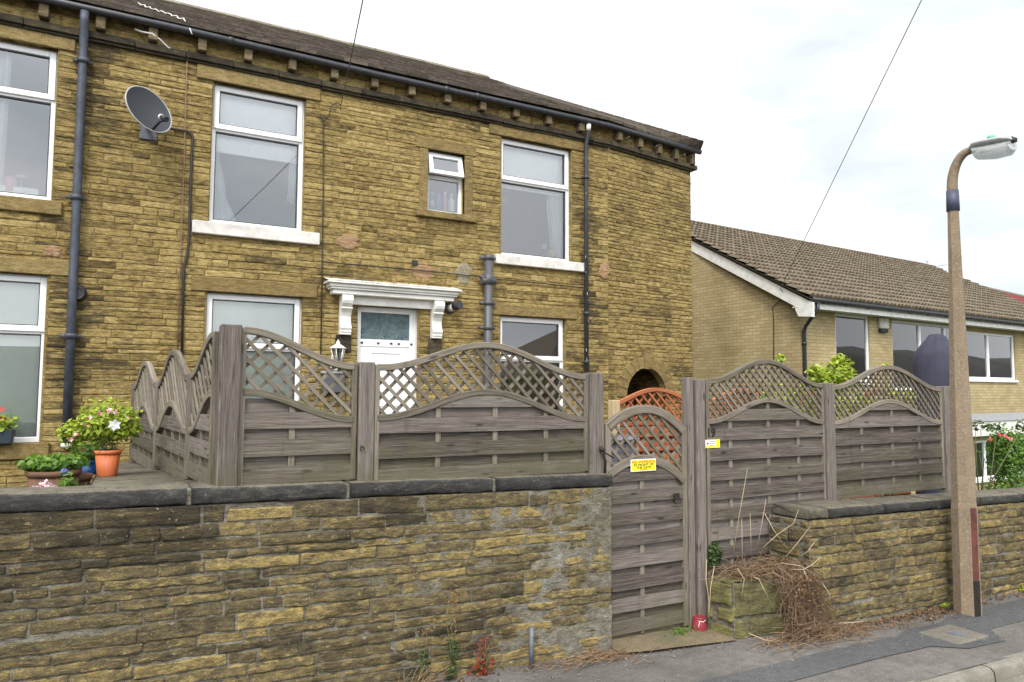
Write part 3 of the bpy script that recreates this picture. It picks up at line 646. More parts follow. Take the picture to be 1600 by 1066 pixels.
while x < 7.9:
    j = random.uniform(-.008, .008); c = (random.random(), .1, 0); x1 = min(x+.6, 8.0)
    mb.poly([(x, 15.95, 9.87+j), (x1-.01, 15.95, 9.87+j), (x1-.01, 16.1, 9.985+j), (x, 16.1, 9.985+j)], None, c); mb.poly([(x, 16.1, 9.985+j), (x1-.01, 16.1, 9.985+j), (x1-.01, 16.25, 9.87+j), (x, 16.25, 9.87+j)], None, c); mb.poly([(x, 15.95, 9.8), (x1-.01, 15.95, 9.8), (x1-.01, 15.95, 9.87+j), (x, 15.95, 9.87+j)], None, c); mb.poly([(x1-.01, 15.95, 9.87+j), (x1-.01, 16.25, 9.87+j), (x1-.01, 16.1, 9.985+j)], None, c)
    x += .6
mb.build('ridge_stone', M['ridge'], roof)
# cement patches on the stonework
def blob(name, cx, cz, rx_, rz_, mat, y=HY-.024, seed=1):
    """thin cement smear with a ragged edge that runs along the courses"""
    m = MB(); nr = 14; rg = random.Random(seed*11); rows = []
    for i in range(nr+1):
        v = -1+2*i/nr; w = math.sqrt(max(0.02, 1-v*v*.92)); st = (i//3)*1.7
        l = rx_*w*(1+.55*noise.noise((st, seed, 1))+.14*rg.uniform(-1, 1)); r = rx_*w*(1+.55*noise.noise((st, seed, 5))+.14*rg.uniform(-1, 1))
        rows.append([m.vert((cx-l+(l+r)*k/8, y + (.012 if k in (0, 8) or i in (0, nr) else .003*noise.noise((k*.9, i*.9, seed))), cz+v*rz_+.006*rg.uniform(-1, 1)), (rg.random(), .1+.5*rg.random(), 0)) for k in range(9)])
    for p, q in zip(rows, rows[1:]):
        for k in range(8): m.face([p[k], p[k+1], q[k+1], q[k]], None, 0, True)
    return m.build(name, mat, house)
for px, py, a, b, mt, sd_ in ((545, 378, .13, .10, 'render_pink', 1), (662, 425, .17, .09, 'render_pink', 2), (725, 428, .12, .15, 'render_grey', 3), (945, 424, .10, .12, 'render_pink', 4), (84, 393, .09, .06, 'render_pink', 5)):
    q = on_y(px, py, HY)
    if px == 945: q = on_p(px, py, S2, A2); q.y -= 0
    blob('cement_patch', q.x, q.z, a, b, M[mt], (q.y if px == 945 else HY)-.0125, sd_)
# archway: ring of wedge stones, keystone, dark passage
mb = MB()
for k in range(13):
    a0, a1 = math.pi*k/13+.01, math.pi*(k+1)/13-.01
    if k == 6: continue
    r0, r1 = ARR-.01, ARR+.17+random.uniform(-.02, .03); c = (random.uniform(.3, .8), random.random()*.5, 0); O = Vector((*S2, ARZ)) + D2*ARC
    P = [O + D2*(math.cos(a)*r) + Vector((0, 0, math.sin(a)*r)) for a, r in ((a0, r0), (a0, r1), (a1, r1), (a1, r0))]
    fr = [mb.vert(p + N2*.03, c) for p in P]; bk = [mb.vert(p - N2*.1, c) for p in P]
    mb.face(fr); 
    for i in range(4): j = (i+1) % 4; mb.face([fr[j], fr[i], bk[i], bk[j]])
mb.build('arch_stone', M['dressed'], house)
mb = MB(); O = Vector((*S2, 0)) + D2*ARC
P = [O + D2*s + Vector((0, 0, z)) for s, z in ((-.055, ARZ+ARR-.03), (.055, ARZ+ARR-.03), (.095, ARZ+ARR+.27), (-.095, ARZ+ARR+.27))]
fr = [mb.vert(p + N2*.05, (.4, .3, 0)) for p in P]; bk = [mb.vert(p - N2*.05, (.4, .3, 0)) for p in P]; mb.face(fr)
for i in range(4): j = (i+1) % 4; mb.face([fr[j], fr[i], bk[i], bk[j]])
mb.build('keystone', M['dressed'], house)
mb = MB(); pa, pb = O - D2*(ARR+.1) - N2*.02, O + D2*(ARR+.1) - N2*.02; dp = -N2*3
for q in ([pa, pa+dp, pa+dp+Vector((0, 0, 2.6)), pa+Vector((0, 0, 2.6))], [pb, pb+Vector((0, 0, 2.6)), pb+dp+Vector((0, 0, 2.6)), pb+dp], [pa+dp, pb+dp, pb+dp+Vector((0, 0, 2.6)), pa+dp+Vector((0, 0, 2.6))], [pa+Vector((0, 0, 2.6)), pa+dp+Vector((0, 0, 2.6)), pb+dp+Vector((0, 0, 2.6)), pb+Vector((0, 0, 2.6))]): mb.poly(q, None, (.3, .5, 0))
mb.build('passage', M['house_stone'], house)

# ------------------------------------------------------------------ windows of the house
def frame_ring(mb, x0, x1, z0, z1, w, y0, y1, wt=None, wb=None):
    wt = wt or w; wb = wb or w
    mb.box(x0, y0, z0, x0+w, y1, z1); mb.box(x1-w, y0, z0, x1, y1, z1); mb.box(x0+w, y0, z1-wt, x1-w, y1, z1); mb.box(x0+w, y0, z0, x1-w, y1, z0+wb)
def pane(parent, x0, x1, z0, z1, y, mat='glass'):
    m = MB(); m.poly([(x0, y, z0), (x1, y, z0), (x1, y, z1), (x0, y, z1)]); return m.build('pane', M[mat], parent)
def room(x0, x1, z0, z1, y, mat='room', depth=2.6, sp=.5):
    m = MB(); a, b, c, d, e = x0-sp, x1+sp, z0-.25, z1+.12, y+depth
    for q in ([(a, y, c), (a, e, c), (a, e, d), (a, y, d)], [(b, y, c), (b, y, d), (b, e, d), (b, e, c)], [(a, e, c), (b, e, c), (b, e, d), (a, e, d)], [(a, y, d), (a, e, d), (b, e, d), (b, y, d)], [(a, y, c), (b, y, c), (b, e, c), (a, e, c)],
              [(a, y, c), (x0+.01, y, c), (x0+.01, y, d), (a, y, d)], [(x1-.01, y, c), (b, y, c), (b, y, d), (x1-.01, y, d)], [(x0, y, c), (x1, y, c), (x1, y, z0+.01), (x0, y, z0+.01)], [(x0, y, z1-.01), (x1, y, z1-.01), (x1, y, d), (x0, y, d)]): m.poly(q)
    return m.build('room', M[mat], house)
def window(key, trans, vent=None, rm='room', inset=.03, wf=.055):
    """white frame, a transom at height trans, an opening light above it (vent) and fixed glass below"""
    x0, x1, z0, z1 = OP[key]; m = MB(); y0, y1 = FY, FY+.07
    m.box(x0, y0, z0, x0+wf, y1, z1); m.box(x1-wf, y0, z0, x1, y1, z1); m.box(x0+wf, y0, z1-wf*.8, x1-wf, y1, z1); m.box(x0+wf, y0, z0, x1-wf, y1, z0+wf); m.box(x0+wf, y0+.004, trans-.03, x1-wf, y1, trans+.03)
    f = m.build('window', M['pvc'], house, bevel=.004)
    g = MB(); frame_ring(g, x0+wf, x1-wf, z0+wf, trans-.03, .012, y0+.012, y1-.01); g.build('gasket', M['pvc_grey'], f)
    pane(f, x0+wf, x1-wf, z0+wf, trans-.03, FY+.035)
    s = MB(); sx0, sx1, sz0, sz1 = x0+.025, x1-.025, trans-.005, z1-.02
    frame_ring(s, sx0, sx1, sz0, sz1, .06, FY-.022, FY+.03, .055, .06); sash = s.build('sash', M['pvc'], f, bevel=.005)
    g = MB(); frame_ring(g, sx0+.06, sx1-.06, sz0+.06, sz1-.055, .01, FY-.01, FY+.02); g.build('gasket', M['pvc_grey'], sash)
    pane(sash, sx0+.06, sx1-.06, sz0+.06, sz1-.055, FY+.012)
    room(x0, x1, z0, z1, FY+.075, rm)
    return f
tr = {'w1': on_y(40, 150, FY).z, 'w2': on_y(400, 211, FY).z, 'w3': on_y(833, 288, FY).z, 'l1': on_y(35, 517, FY).z, 'l2': on_y(420, 545, FY).z, 'l3': on_y(850, 563, FY).z}
window('w1', tr['w1'], rm='room_lilac'); window('w2', tr['w2']); window('w3', tr['w3']); window('l1', tr['l1']); window('l2', tr['l2']); window('l3', tr['l3'])
# small bathroom window with its top light open
x0, x1, z0, z1 = OP['ws']; zt_ = 4.70; m = MB(); frame_ring(m, x0, x1, z0, z1, .045, FY, FY+.07); m.box(x0+.045, FY+.003, zt_-.025, x1-.045, FY+.07, zt_+.025)
f = m.build('window', M['pvc'], house, bevel=.004); pane(f, x0+.045, x1-.045, z0+.045, zt_-.025, FY+.035); room(x0, x1, z0, z1, FY+.075)
s = MB(); frame_ring(s, x0+.02, x1-.02, zt_, z1-.03, .055, -.025, .02); s.v = [Vector((v.x, FY-.012 + v.y*math.cos(R(17)) + (v.z-(z1-.03))*math.sin(R(17)), (z1-.03) + (v.z-(z1-.03))*math.cos(R(17)) - v.y*math.sin(R(17)))) for v in s.v]
sash = s.build('sash', M['pvc'], f, bevel=.004)
p = MB(); p.poly([(x0+.075, 0, zt_+.055), (x1-.075, 0, zt_+.055), (x1-.075, 0, z1-.085), (x0+.075, 0, z1-.085)]); p.v = [Vector((v.x, FY-.012+(v.z-(z1-.03))*math.sin(R(17)), (z1-.03)+(v.z-(z1-.03))*math.cos(R(17)))) for v in p.v]; p.build('pane', M['glass'], sash)

# ------------------------------------------------------------------ front door, canopy
x0, x1, z0, z1 = OP['door']; m = MB(); frame_ring(m, x0, x1, z0, z1, .04, FY, FY+.07)
door = m.build('door', M['pvc'], house, bevel=.004)
gz1, gz0 = 2.855, on_y(600, 531, FY).z
G0, G1 = x0+.07, x1-.10
m = MB(); m.box(x0+.04, FY+.012, z0+.04, G0, FY+.05, z1-.04); m.box(G1, FY+.012, z0+.04, x1-.04, FY+.05, z1-.04); m.box(G0, FY+.012, gz1, G1, FY+.05, z1-.04)
m.box(G0, FY+.012, gz0-.09, G1, FY+.05, gz0); m.box(G0, FY+.022, 1.6, G1, FY+.05, gz0-.09); m.box(G0, FY+.012, 1.5, G1, FY+.05, 1.6); m.box(G0, FY+.022, .5, G1, FY+.05, 1.5)
frame_ring(m, x0+.19, x1-.19, 1.68, gz0-.15, .025, FY+.012, FY+.024)
leaf_ = m.build('door_leaf', M['pvc'], door, bevel=.004); pane(leaf_, G0, G1, gz0, gz1, FY+.03, 'obscure')
m = MB()
for xx in (x0+.07, x0+.28, x0+.45, x0+.55, x1-.09): m.box(xx, FY+.002, gz0-.055, xx+.03, FY+.014, gz0-.035)
m.build('weather_seal', M['dark'], leaf_)
m = MB(); m.box(x0+.09, FY-.03, 1.42, x0+.11, FY+.012, 1.58); m.box(x0+.09, FY-.03, 1.5, x0+.2, FY-.015, 1.52); m.build('handle', M['steel'], leaf_)
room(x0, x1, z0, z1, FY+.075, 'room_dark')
m = MB(); CX0, CX1 = 2.17, 3.74
for (zz0, zz1, pr, ex) in ((3.03, 3.085, .16, .0), (3.085, 3.11, .19, .03), (3.11, 3.15, .205, .045), (3.15, 3.175, .24, .08)):
    m.box(CX0-ex, HY-pr, zz0, CX1+ex, HY-.0, zz1)
canopy = m.build('door_canopy', M['white_paint'], house, bevel=.007)
m = MB()
# sloping top of the canopy with moss at the wall
m.poly([(CX0-.08, HY-.24, 3.177), (CX1+.08, HY-.24, 3.177), (CX1+.08, HY, 3.235), (CX0-.08, HY, 3.235)], None, (.5, .2, 0)); m.build('canopy_top', M['white_stone'], canopy)
m = MB()
for k in range(160):
    xx = random.uniform(CX0+.25, CX1); c = noise.noise((xx*3, 0, 0)); 
    if c < -.1: continue
    m.leaf((xx, HY-random.uniform(.0, .22), 3.185+random.uniform(0, .04)), random.uniform(.01, .03), None, (random.random()*.6, 0, 0))
tag(m.build('moss', M['leaf_dead'], canopy), None, None, None, 'stuff')
m = MB(); m.box(CX0+.23, HY-.055, 2.925, CX1-.22, HY+.04, 3.03); m.build('frieze_board', M['white_paint'], canopy, bevel=.004)
# scrolled console brackets
prof = [(0, 3.028), (.15, 3.028), (.168, 3.0), (.17, 2.96), (.158, 2.925), (.13, 2.895), (.105, 2.885), (.135, 2.88), (.135, 2.86), (.115, 2.855), (.085, 2.82), (.068, 2.77), (.068, 2.72), (.08, 2.68), (.10, 2.655), (.108, 2.63), (.095, 2.605), (.095, 2.58), (.085, 2.575), (.085, 2.55), (0, 2.55)]
for bx in (2.285, 3.475):
    m = MB(); w = .135; a = [m.vert((bx, HY-d, z)) for d, z in prof]; b = [m.vert((bx+w, HY-d, z)) for d, z in prof]
    m.face(list(a)); m.face(list(reversed(b)))
    for i in range(len(prof)): j = (i+1) % len(prof); m.face([a[j], a[i], b[i], b[j]])
    m.build('bracket', M['white_paint'], canopy, bevel=.005)
    m = MB(); m.box(bx-.03, HY-.03, 2.34, bx+w+.02, HY, 2.55); m.build('corbel_stone', M['sooty'], canopy, bevel=.006)

# ------------------------------------------------------------------ pipes on the front
def pipe(name, pts, r, mat, collars, parent=house, label=None, cr=1.35, ch=.05):
    m = MB(); m.tube(pts, r, 14); o = m.build(name, mat, parent)
    for c in collars:
        k = MB(); k.tube([(c[0], c[1], c[2]-ch/2), (c[0], c[1], c[2]+ch/2)], r*cr, 14); k.tube([(c[0]-r*2.1, c[1]+r*.6, c[2]), (c[0]+r*2.1, c[1]+r*.6, c[2])], r*.4, 6); k.build('collar', mat, o)
    if label: o['label'] = label
    return o
px_ = -.475; py_ = 8.53
pipe('downpipe', [(px_, 8.46, 5.80), (px_, 8.465, 5.7), (px_, py_-.01, 5.55), (px_, py_, 5.4), (px_+.005, py_, 3.0), (px_+.012, py_, 1.33)], .043, M['blue_pipe'], [(px_, py_, 5.3), (px_, py_, 3.85), (px_+.006, py_, 2.42)], label='blue grey painted downpipe')
m = MB(); m.tube([(px_+.012, py_, 1.34), (px_+.012, py_, 1.30)], .05, 14); m.build('drain_collar', M['white_paint'], house)
px_ = 5.86
pipe('downpipe', [(px_, 8.46, 5.80), (px_, 8.47, 5.66), (px_, py_, 5.5), (px_, py_, 5.3), (px_, py_, .5)], .032, M['black_iron'], [(px_, py_, 5.0), (px_, py_, 3.0), (px_, py_, 2.3)], label='thin black downpipe with flaking paint')
m = MB()
for k in range(20):
    z = random.uniform(1.9, 5.2); a = random.uniform(-2.6, -.4); L = random.uniform(.012, .05); w = random.uniform(.12, .3)
    q = [(px_+.0328*math.cos(b), py_+.0328*math.sin(b), zz_) for b, zz_ in ((a, z), (a+w, z+.004), (a+w*.8, z+L), (a+.05, z+L*.9))]; m.poly(q)
m.build('paint_flake', M['white_stone'], house)
m = MB(); m.tube([(px_, 8.462, 5.77), (px_, 8.468, 5.68)], .035, 12); m.build('pipe_joint', M['white_paint'], house)
px_ = 4.26
o = pipe('soil_pipe', [(px_, 8.5, .5), (px_, 8.5, 3.69)], .055, M['grey_pipe'], [(px_, 8.5, 3.66), (px_, 8.5, 3.40), (px_, 8.5, 3.05), (px_, 8.5, 2.72)], cr=1.16, ch=.06)
m = MB(); m.tube([(px_-.1, 8.5, 3.35), (px_+.1, 8.5, 3.35)], .05, 12); m.tube([(px_, 8.5, 3.30), (px_, 8.5, 3.44)], .066, 14); m.build('boss', M['grey_pipe'], o)
# boiler flue beside the canopy, round vent by the left pipe
q = on_y(702, 482, HY); m = MB(); m.tube([(q.x, HY+.02, q.z), (q.x, HY-.03, q.z)], .075, 16); fl = m.build('flue', M['dark'], house)
m = MB(); m.tube([(q.x, HY-.02, q.z), (q.x+.02, HY-.14, q.z+.01)], .05, 16); m.build('flue_pipe', M['white_paint'], fl)
m = MB(); m.tube([(q.x+.02, HY-.14, q.z+.01), (q.x+.035, HY-.25, q.z+.03)], .056, 16); m.build('flue_end', M['dark'], fl)
q = on_y(121, 459, HY); m = MB(); m.lathe([(.085, 0), (.09, -.03), (.07, -.05), (.07, -.08), (.058, -.085), (.05, -.07)], (q.x, HY, q.z), 20, axis='y'); m.build('vent', M['dark'], house)
q = on_y(647, 411, HY); m = MB(); m.box(q.x-.03, HY-.03, q.z-.03, q.x+.04, HY, q.z+.03); m.build('bracket_stub', M['dark'], house)
q = on_y(1140, 402, HY) 
# ------------------------------------------------------------------ front garden walls
WY = 4.36; WS = -0.024
gw = thing('garden_wall', 'long coursed sandstone garden wall with dark coping at left of the gate', 'wall', (1.0, WY, gz(1)))
WA, WB = -3.2, 3.205
def wd(s, z):
    x = s+WA
    return max(-.3, .28*(z > .95) + .45*noise.noise((x*1.1, z*1.5, 2)) - .35*max(0, x-2.6) + .22 - .10*min(1, max(0, x-.4)))
def wsel(s, z):
    x = s+WA; return max(0, min(1, random.gauss(.38, .16) + .05*max(0, x-.3) + (.3 if random.random() < .13 + .06*max(0, x) else 0)))
def wmort(s, z): x = s+WA; return .002 + .011*max(0, min(1, (x-2.1)/1.0)) + .007*max(0, min(1, (x-.3)/1.2))
zt0 = 1.28 - .095 - WS*WB            # wall top height at x = 0 of the slope
mb = MB()
stones(mb, (WA, WY, WS*WA), (1, 0, 0), (0, -1, 0), WB-WA, -.06, zt0, (.036, .10), (.12, .56), None, (.002, .014), .0045, WS, wd, .022, wsel, .0035, .008, True, .006, wmort)
# broken end of the wall towards the gate and the hidden back
stones(mb, (WB, WY, WS*WB), (0, 1, 0), (1, 0, 0), .27, -.06, zt0, (.06, .11), (.12, .3), None, (.004, .02), .012, 0, lambda s, z: 0, .05, lambda s, z: random.random(), .006, .006, True, .003, .02)
stones(mb, (WB, WY+.27, WS*WB), (-1, 0, 0), (0, 1, 0), WB-WA, -.06, zt0, (.07, .13), (.2, .5), None, (.004, .02), .012, -WS, lambda s, z: .3, .1)
mb.build('wall', [M['wall_stone'], M['mortar']], gw)
def coping_piece(parent, x0, x1, yf, yb, zf, th, mat='coping', chips=True, col=None):
    m = MB(); n = max(4, int((x1-x0)/.05)); col = col or (random.uniform(.2, .6), random.random()*.4, random.random()); rows = []
    for i in range(n+1):
        x = x0+(x1-x0)*i/n; z = zf(x); sd_ = x*6
        e = .012 if i in (0, n) else 0
        c1 = .006*noise.noise((sd_, 1, 0)) + .004*noise.noise((sd_*4, 3, 0)); c2 = .012*noise.noise((sd_, 7, 0))+.008*noise.noise((sd_*3, 9, 0))
        top = (max(0, min(1, col[0]+.3)), col[1]*.5, col[2])
        prof = [(yb, z-th, col), (yf+.01+c2*.6, z-th+c2*.7+.004, col), (yf+.002+c1, z-th+.014+c2, col), (yf+c1*.7, z-th*.5, col), (yf+c1+.003, z-.012+c1*.5, col), (yf+.013+c1, z-.001, top), (yf+.06, z+.002*noise.noise((sd_, 2, 2)), top), (yb-.02, z+.003*noise.noise((sd_, 5, 2)), top), (yb, z-.012, col)]
        rows.append([m.vert((x+(e if i == 0 else -e)*(1 if j in (0, 8) else .3), y, zz), c) for j, (y, zz, c) in enumerate(prof)])
    for a, b in zip(rows, rows[1:]):
        for j in range(len(a)-1): m.face([a[j], a[j+1], b[j+1], b[j]], None, 1 if j >= 5 else 0, True)
    m.face(rows[0]); m.face(list(reversed(rows[-1])))
    return m.build('coping_stone', [M[mat], M['wide_top']], parent)
jx = [WA, -1.4, -.605, .35, 1.235, 2.235, 3.225]
for a, b in zip(jx, jx[1:]): coping_piece(gw, a+.009, b-.009, WY-.018, WY+.30, lambda x: 1.28+WS*(x-3.2)+.004*noise.noise((x*2, 0, 0)), .092)
mb = MB()
for x in jx[1:-1]:
    z = 1.28+WS*(x-3.2); mb.box(x-.012, WY-.004, z-.09, x+.012, WY+.28, z-.008, 0, (.7, 0, 0))
mb.build('coping_joint', M['mortar'], gw)

# right-hand wall with its return and the low stub beside the gate post
RY = 4.05; RS = -0.024; RX = 4.966
rw = thing('garden_wall', 'sandstone garden wall with dark coping behind the lamp post', 'wall', (7, RY, gz(7)))
rz0 = .934 - RS*RX
def rsel(s, z): return max(0, min(1, random.gauss(.50, .17) + (.2 if random.random() < .1 else 0) - (.35 if random.random() < .06 else 0)))
mb = MB()
stones(mb, (RX, RY, RS*RX), (1, 0, 0), (0, -1, 0), 9.0, -.04, rz0-.088, (.052, .105), (.14, .42), None, (.003, .022), .005, RS, lambda s, z: max(-.25, .4*noise.noise((s*1.2, z*2, 5))-.02), .024, rsel, .004, .008, True, .004, .007)
stones(mb, (RX-.03, RY+.38, RS*RX), (.03, -.38, 0), (-1, -.05, 0), .38, -.04, rz0-.088, (.07, .17), (.12, .3), None, (.006, .026), .012, 0, lambda s, z: .12, .04, lambda s, z: random.gauss(.52, .1), .006, .006, True, .003, .01)
stones(mb, (RX+9.0, RY+.30, RS*(RX+9)), (-1, 0, 0), (0, 1, 0), 9.0, -.04, rz0-.088, (.07, .13), (.2, .5), None, (.004, .02), .012, -RS, lambda s, z: .3, .12)
mb.build('wall', [M['wall_stone'], M['mortar']], rw)
jx = [RX-.02, 5.19, 5.93, 6.75, 7.40, 8.2, 9.1, 10.0, 11.0, 12.2, 13.4]
for i, (a, b) in enumerate(zip(jx, jx[1:])):
    coping_piece(rw, a+.005, b-.005, RY-.02, RY+.36, lambda x: .934+RS*(x-RX)+.004*noise.noise((x*2, 3, 0)), .082, 'wide_top' if i == 0 else 'coping', col=(.25, .3, 0) if i == 0 else None)
# stub: low broken wall, mossy corner stone
stub = thing('stone_stub', 'low mossy broken end of sandstone wall beside the gate post under the dead creeper', 'wall', (4.55, 4.1, 0))
SX, SY = 4.215, 4.155
M['mossy'] = stone_mat('mossy sandstone', [(0.0, (0.075, 0.068, 0.035)), (0.35, (0.155, 0.14, 0.065)), (0.7, (0.25, 0.23, 0.085)), (1.0, (0.36, 0.32, 0.14))], 0.55, lichen=.3)
mb = MB()
stones(mb, (SX, SY, -.03), (.79, -.10, 0), (-.12, -1, 0), .80, 0, .44, (.11, .20), (.22, .44), None, (.004, .03), .014, 0, lambda s, z: .1+.3*noise.noise((s*3, z*3, 0)), .03, lambda s, z: random.gauss(.5, .2), .008, .012, True, .003, .012)
stones(mb, (SX-.03, SY+.24, -.03), (.03, -.24, 0), (-1, -.1, 0), .245, 0, .44, (.12, .19), (.2, .3), None, (.006, .03), .014, 0, lambda s, z: -.1, .03, lambda s, z: random.gauss(.66, .1), .008, .012, True, .003, .012)
n = 8; g = [[mb.vert((SX-.02+(.80)*i/n*(1) + .0, SY+.02-.10*i/n + .30*j/4, .405+.035*noise.noise((i*.7, j*.9, 3))), (.5+.4*noise.noise((i, j, 1)), .4, 0)) for i in range(n+1)] for j in range(5)]
for j in range(4):
    for i in range(n): mb.face([g[j][i], g[j][i+1], g[j+1][i+1], g[j+1][i]], None, 0, True)
mb.build('wall', [M['mossy'], M['mortar']], stub)

# low return wall with a wide top, running from the front wall to the house under the side fence
rt = thing('garden_wall', 'low return wall with a wide weathered top carrying the orange flower pot', 'wall', (.15, 6.3, .3))
def rtz(y): return 1.325 - .052*(y-4.65)
mb = MB()
stones(mb, (-.10, 8.55, 0), (0, -1, 0), (-1, 0, 0), 3.9, .8, 1.06, (.07, .12), (.15, .4), None, (.006, .024), .012, 0, lambda s, z: .3, .06, None, .006, .006, True, .003, .006)
stones(mb, (-.10, 6.2, 0), (0, -1, 0), (-1, 0, 0), 1.55, 1.06, 1.16, (.07, .12), (.15, .4), None, (.006, .024), .012, 0, lambda s, z: .3, .06, None, .006, .006, True, .003, .006)
mb.poly([(.55, 4.65, .3), (.55, 8.55, .3), (.55, 8.55, 1.1), (.55, 4.65, 1.3)], None, (.5, .3, 0))
mb.build('wall', [M['wall_stone'], M['mortar']], rt)
ys = [4.68, 5.5, 6.3, 7.1, 8.56]
for a, b in zip(ys, ys[1:]):
    m = MB(); n = 8; rows = []; c = (random.uniform(.35, .7), random.random()*.3, 0)
    for i in range(n+1):
        y = a+.004+(b-a-.008)*i/n; z = rtz(y)
        pr = [(-.145+.008*noise.noise((y*6, 0, 0)), z-.075, (.2, .6, 0)), (-.15+.008*noise.noise((y*6, 3, 0)), z-.012, (.2, .6, 0)), (-.135, z, c), (.15, z+.004*noise.noise((y*5, 1, 0)), c), (.56, z, c), (.57, z-.075, c)]
        rows.append([m.vert((x, y, zz), cc) for x, zz, cc in pr])
    for p, q in zip(rows, rows[1:]):
        for j in range(5): m.face([p[j], q[j], q[j+1], p[j+1]], None, 1 if j in (2, 3) else 0, True)
    m.face(list(reversed(rows[0]))); m.face(rows[-1])
    m.build('coping_stone', [M['coping'], M['wide_top']], rt)

# ------------------------------------------------------------------ fence panels
FNY = 4.47
def panel(label, P0, d, Wd, top, mid, zbot, boards0, pitch=.162, bh=.098, battens=(.27, .52, .76), name='trellis_fence', group='arched trellis fence panels', mats=('wood', 'lattice', 'lattice'), slope=0.0, stile=.035, cat='fence panel', trel=.118, railw=.045, railh=.042, thing_loc=None, stile_drop=0.0, slw=.021):
    """top(u), mid(u): heights of the two curved rails, u in 0..1; boards woven either side of the battens"""
    P0 = Vector((P0[0], P0[1], 0)); d = Vector((d[0], d[1], 0)).normalized(); n = Vector((d.y, -d.x, 0)); up = Vector((0, 0, 1))
    def pt(s, t, z): return P0 + d*s + n*t + up*z
    T = thing(name, label, cat, pt(Wd/2, 0, zbot), group)
    wm, rm_, lm = M[mats[0]], M[mats[1]], M[mats[2]]
    N_ = 36
    for nm, fn, sh in (('top_rail', top, 0), ('middle_rail', mid, 0)):
        m = MB(); m.sweep([pt(stile*.6+(Wd-1.2*stile)*i/N_, .004, fn(i/N_)-railh/2) for i in range(N_+1)], railw, railh, n); m.build(nm, rm_, T, bevel=.004)
    for s in (0, Wd-stile):
        m = MB(); u = s/Wd; zt_ = top(0 if s == 0 else 1)-.004-(stile_drop if s else 0)
        m.obox(pt(s, -.022, zbot), d*stile, n*.044, up*(zt_-zbot), 2, (random.random(), .4, 0)); m.build('stile', rm_, T, bevel=.003)
    # boards
    mb = MB(); k = 0; z = boards0
    while z < mid(.5)+.05:
        for (off, t0, t1, hh) in ((0, .008, .021, bh), (pitch/2, -.021, -.009, bh*.98)):
            z0 = z+off+random.uniform(-.003, .003) - (hh/2); z1 = z0+hh; c = (random.random(), random.random(), random.random()); ox, oy = random.random()*40, random.random()*40
            if z1 < zbot: continue
            z0 = max(z0, zbot)
            seg = 30; prev = None; warp = random.uniform(-.003, .003)
            for i in range(seg+1):
                u = i/seg; s = stile*.6 + (Wd-1.2*stile)*u; lim = mid(u)-railh*.7
                za, zb = z0+warp*math.sin(u*3.1), min(z1+warp*math.sin(u*3.1), lim)
                if zb-za < .004: prev = None; continue
                r = [mb.vert(pt(s, t, zz), c) for t, zz in ((t1, za), (t1, zb), (t0, zb), (t0, za))]; uu = s+ox
                if prev:
                    p, pu = prev
                    for a, b, w0, w1 in ((0, 1, 0, zb-za), (1, 2, .1, .113), (2, 3, .1, .2), (3, 0, .1, .113)):
                        mb.face([p[a], r[a], r[b], p[b]], [(pu, w0+oy), (uu, w0+oy), (uu, w1+oy), (pu, w1+oy)])
                else: mb.face([r[3], r[2], r[1], r[0]])
                prev = (r, uu)
            if prev: mb.face(prev[0])
        z += pitch
    mb.build('boards', wm, T)
    for b in battens:
        m = MB(); s = Wd*b; zt_ = mid(b)-railh*.8
        m.obox(pt(s-.018, -.009, zbot+.01), d*.036, n*.018, up*(zt_-zbot-.01), 2, (.4+.5*random.random(), .3, 0)); m.build('batten', rm_, T)
    # trellis: two layers of half-round slats clipped between the rails
    mb = MB()
    for sgn, t in ((-1, .010), (1, -.006)):
        s0 = -2.2
        while s0 < Wd+2.2:
            run = []; base = random.uniform(-.004, .004)
            lo, hi = min(mid(i/20) for i in range(21))-.05, max(top(i/20) for i in range(21))+.05
            K = 70; c = (random.random(), random.random(), random.random())
            def flush(run):
                if len(run) < 3: return
                a, b = run[0], run[-1]
                mb.sweep([pt(a[0], t, a[1]), pt((a[0]+b[0])/2, t+.002, (a[1]+b[1])/2), pt(b[0], t, b[1])], .012, slw, n, c)
            for i in range(K+1):
                z = lo+(hi-lo)*i/K; s = s0 + sgn*(z-lo)*.98 + base
                ok = stile*.5 < s < Wd-stile*.5
                if ok:
                    u = (s)/Wd; ok = mid(u)-railh*.5 < z < top(u)-railh*.5
                if ok: run.append((s, z))
                else: flush(run); run = []
            flush(run); s0 += trel
    mb.build('trellis', lm, T)
    return T, pt
def bump_(u): return .5-.5*math.cos(2*math.pi*u)
def post(label, x, y, zb, zt, w=.095, dep=.095, rz=0.0, mat='wood_post', grp='fence posts', cap=True, name='fence_post'):
    m = MB(); c, s = math.cos(rz), math.sin(rz); a = Vector((c, s, 0)); b = Vector((-s, c, 0)); o = Vector((x, y, zb)) - a*w/2 - b*dep/2
    m.obox(o, a*w, b*dep, (0, 0, zt-zb), 2, (random.random(), random.random()*.6, 0)); ob = m.build(name, M[mat], None, bevel=.006, loc=(x, y, zb))
    return tag(ob, label, 'post', grp)
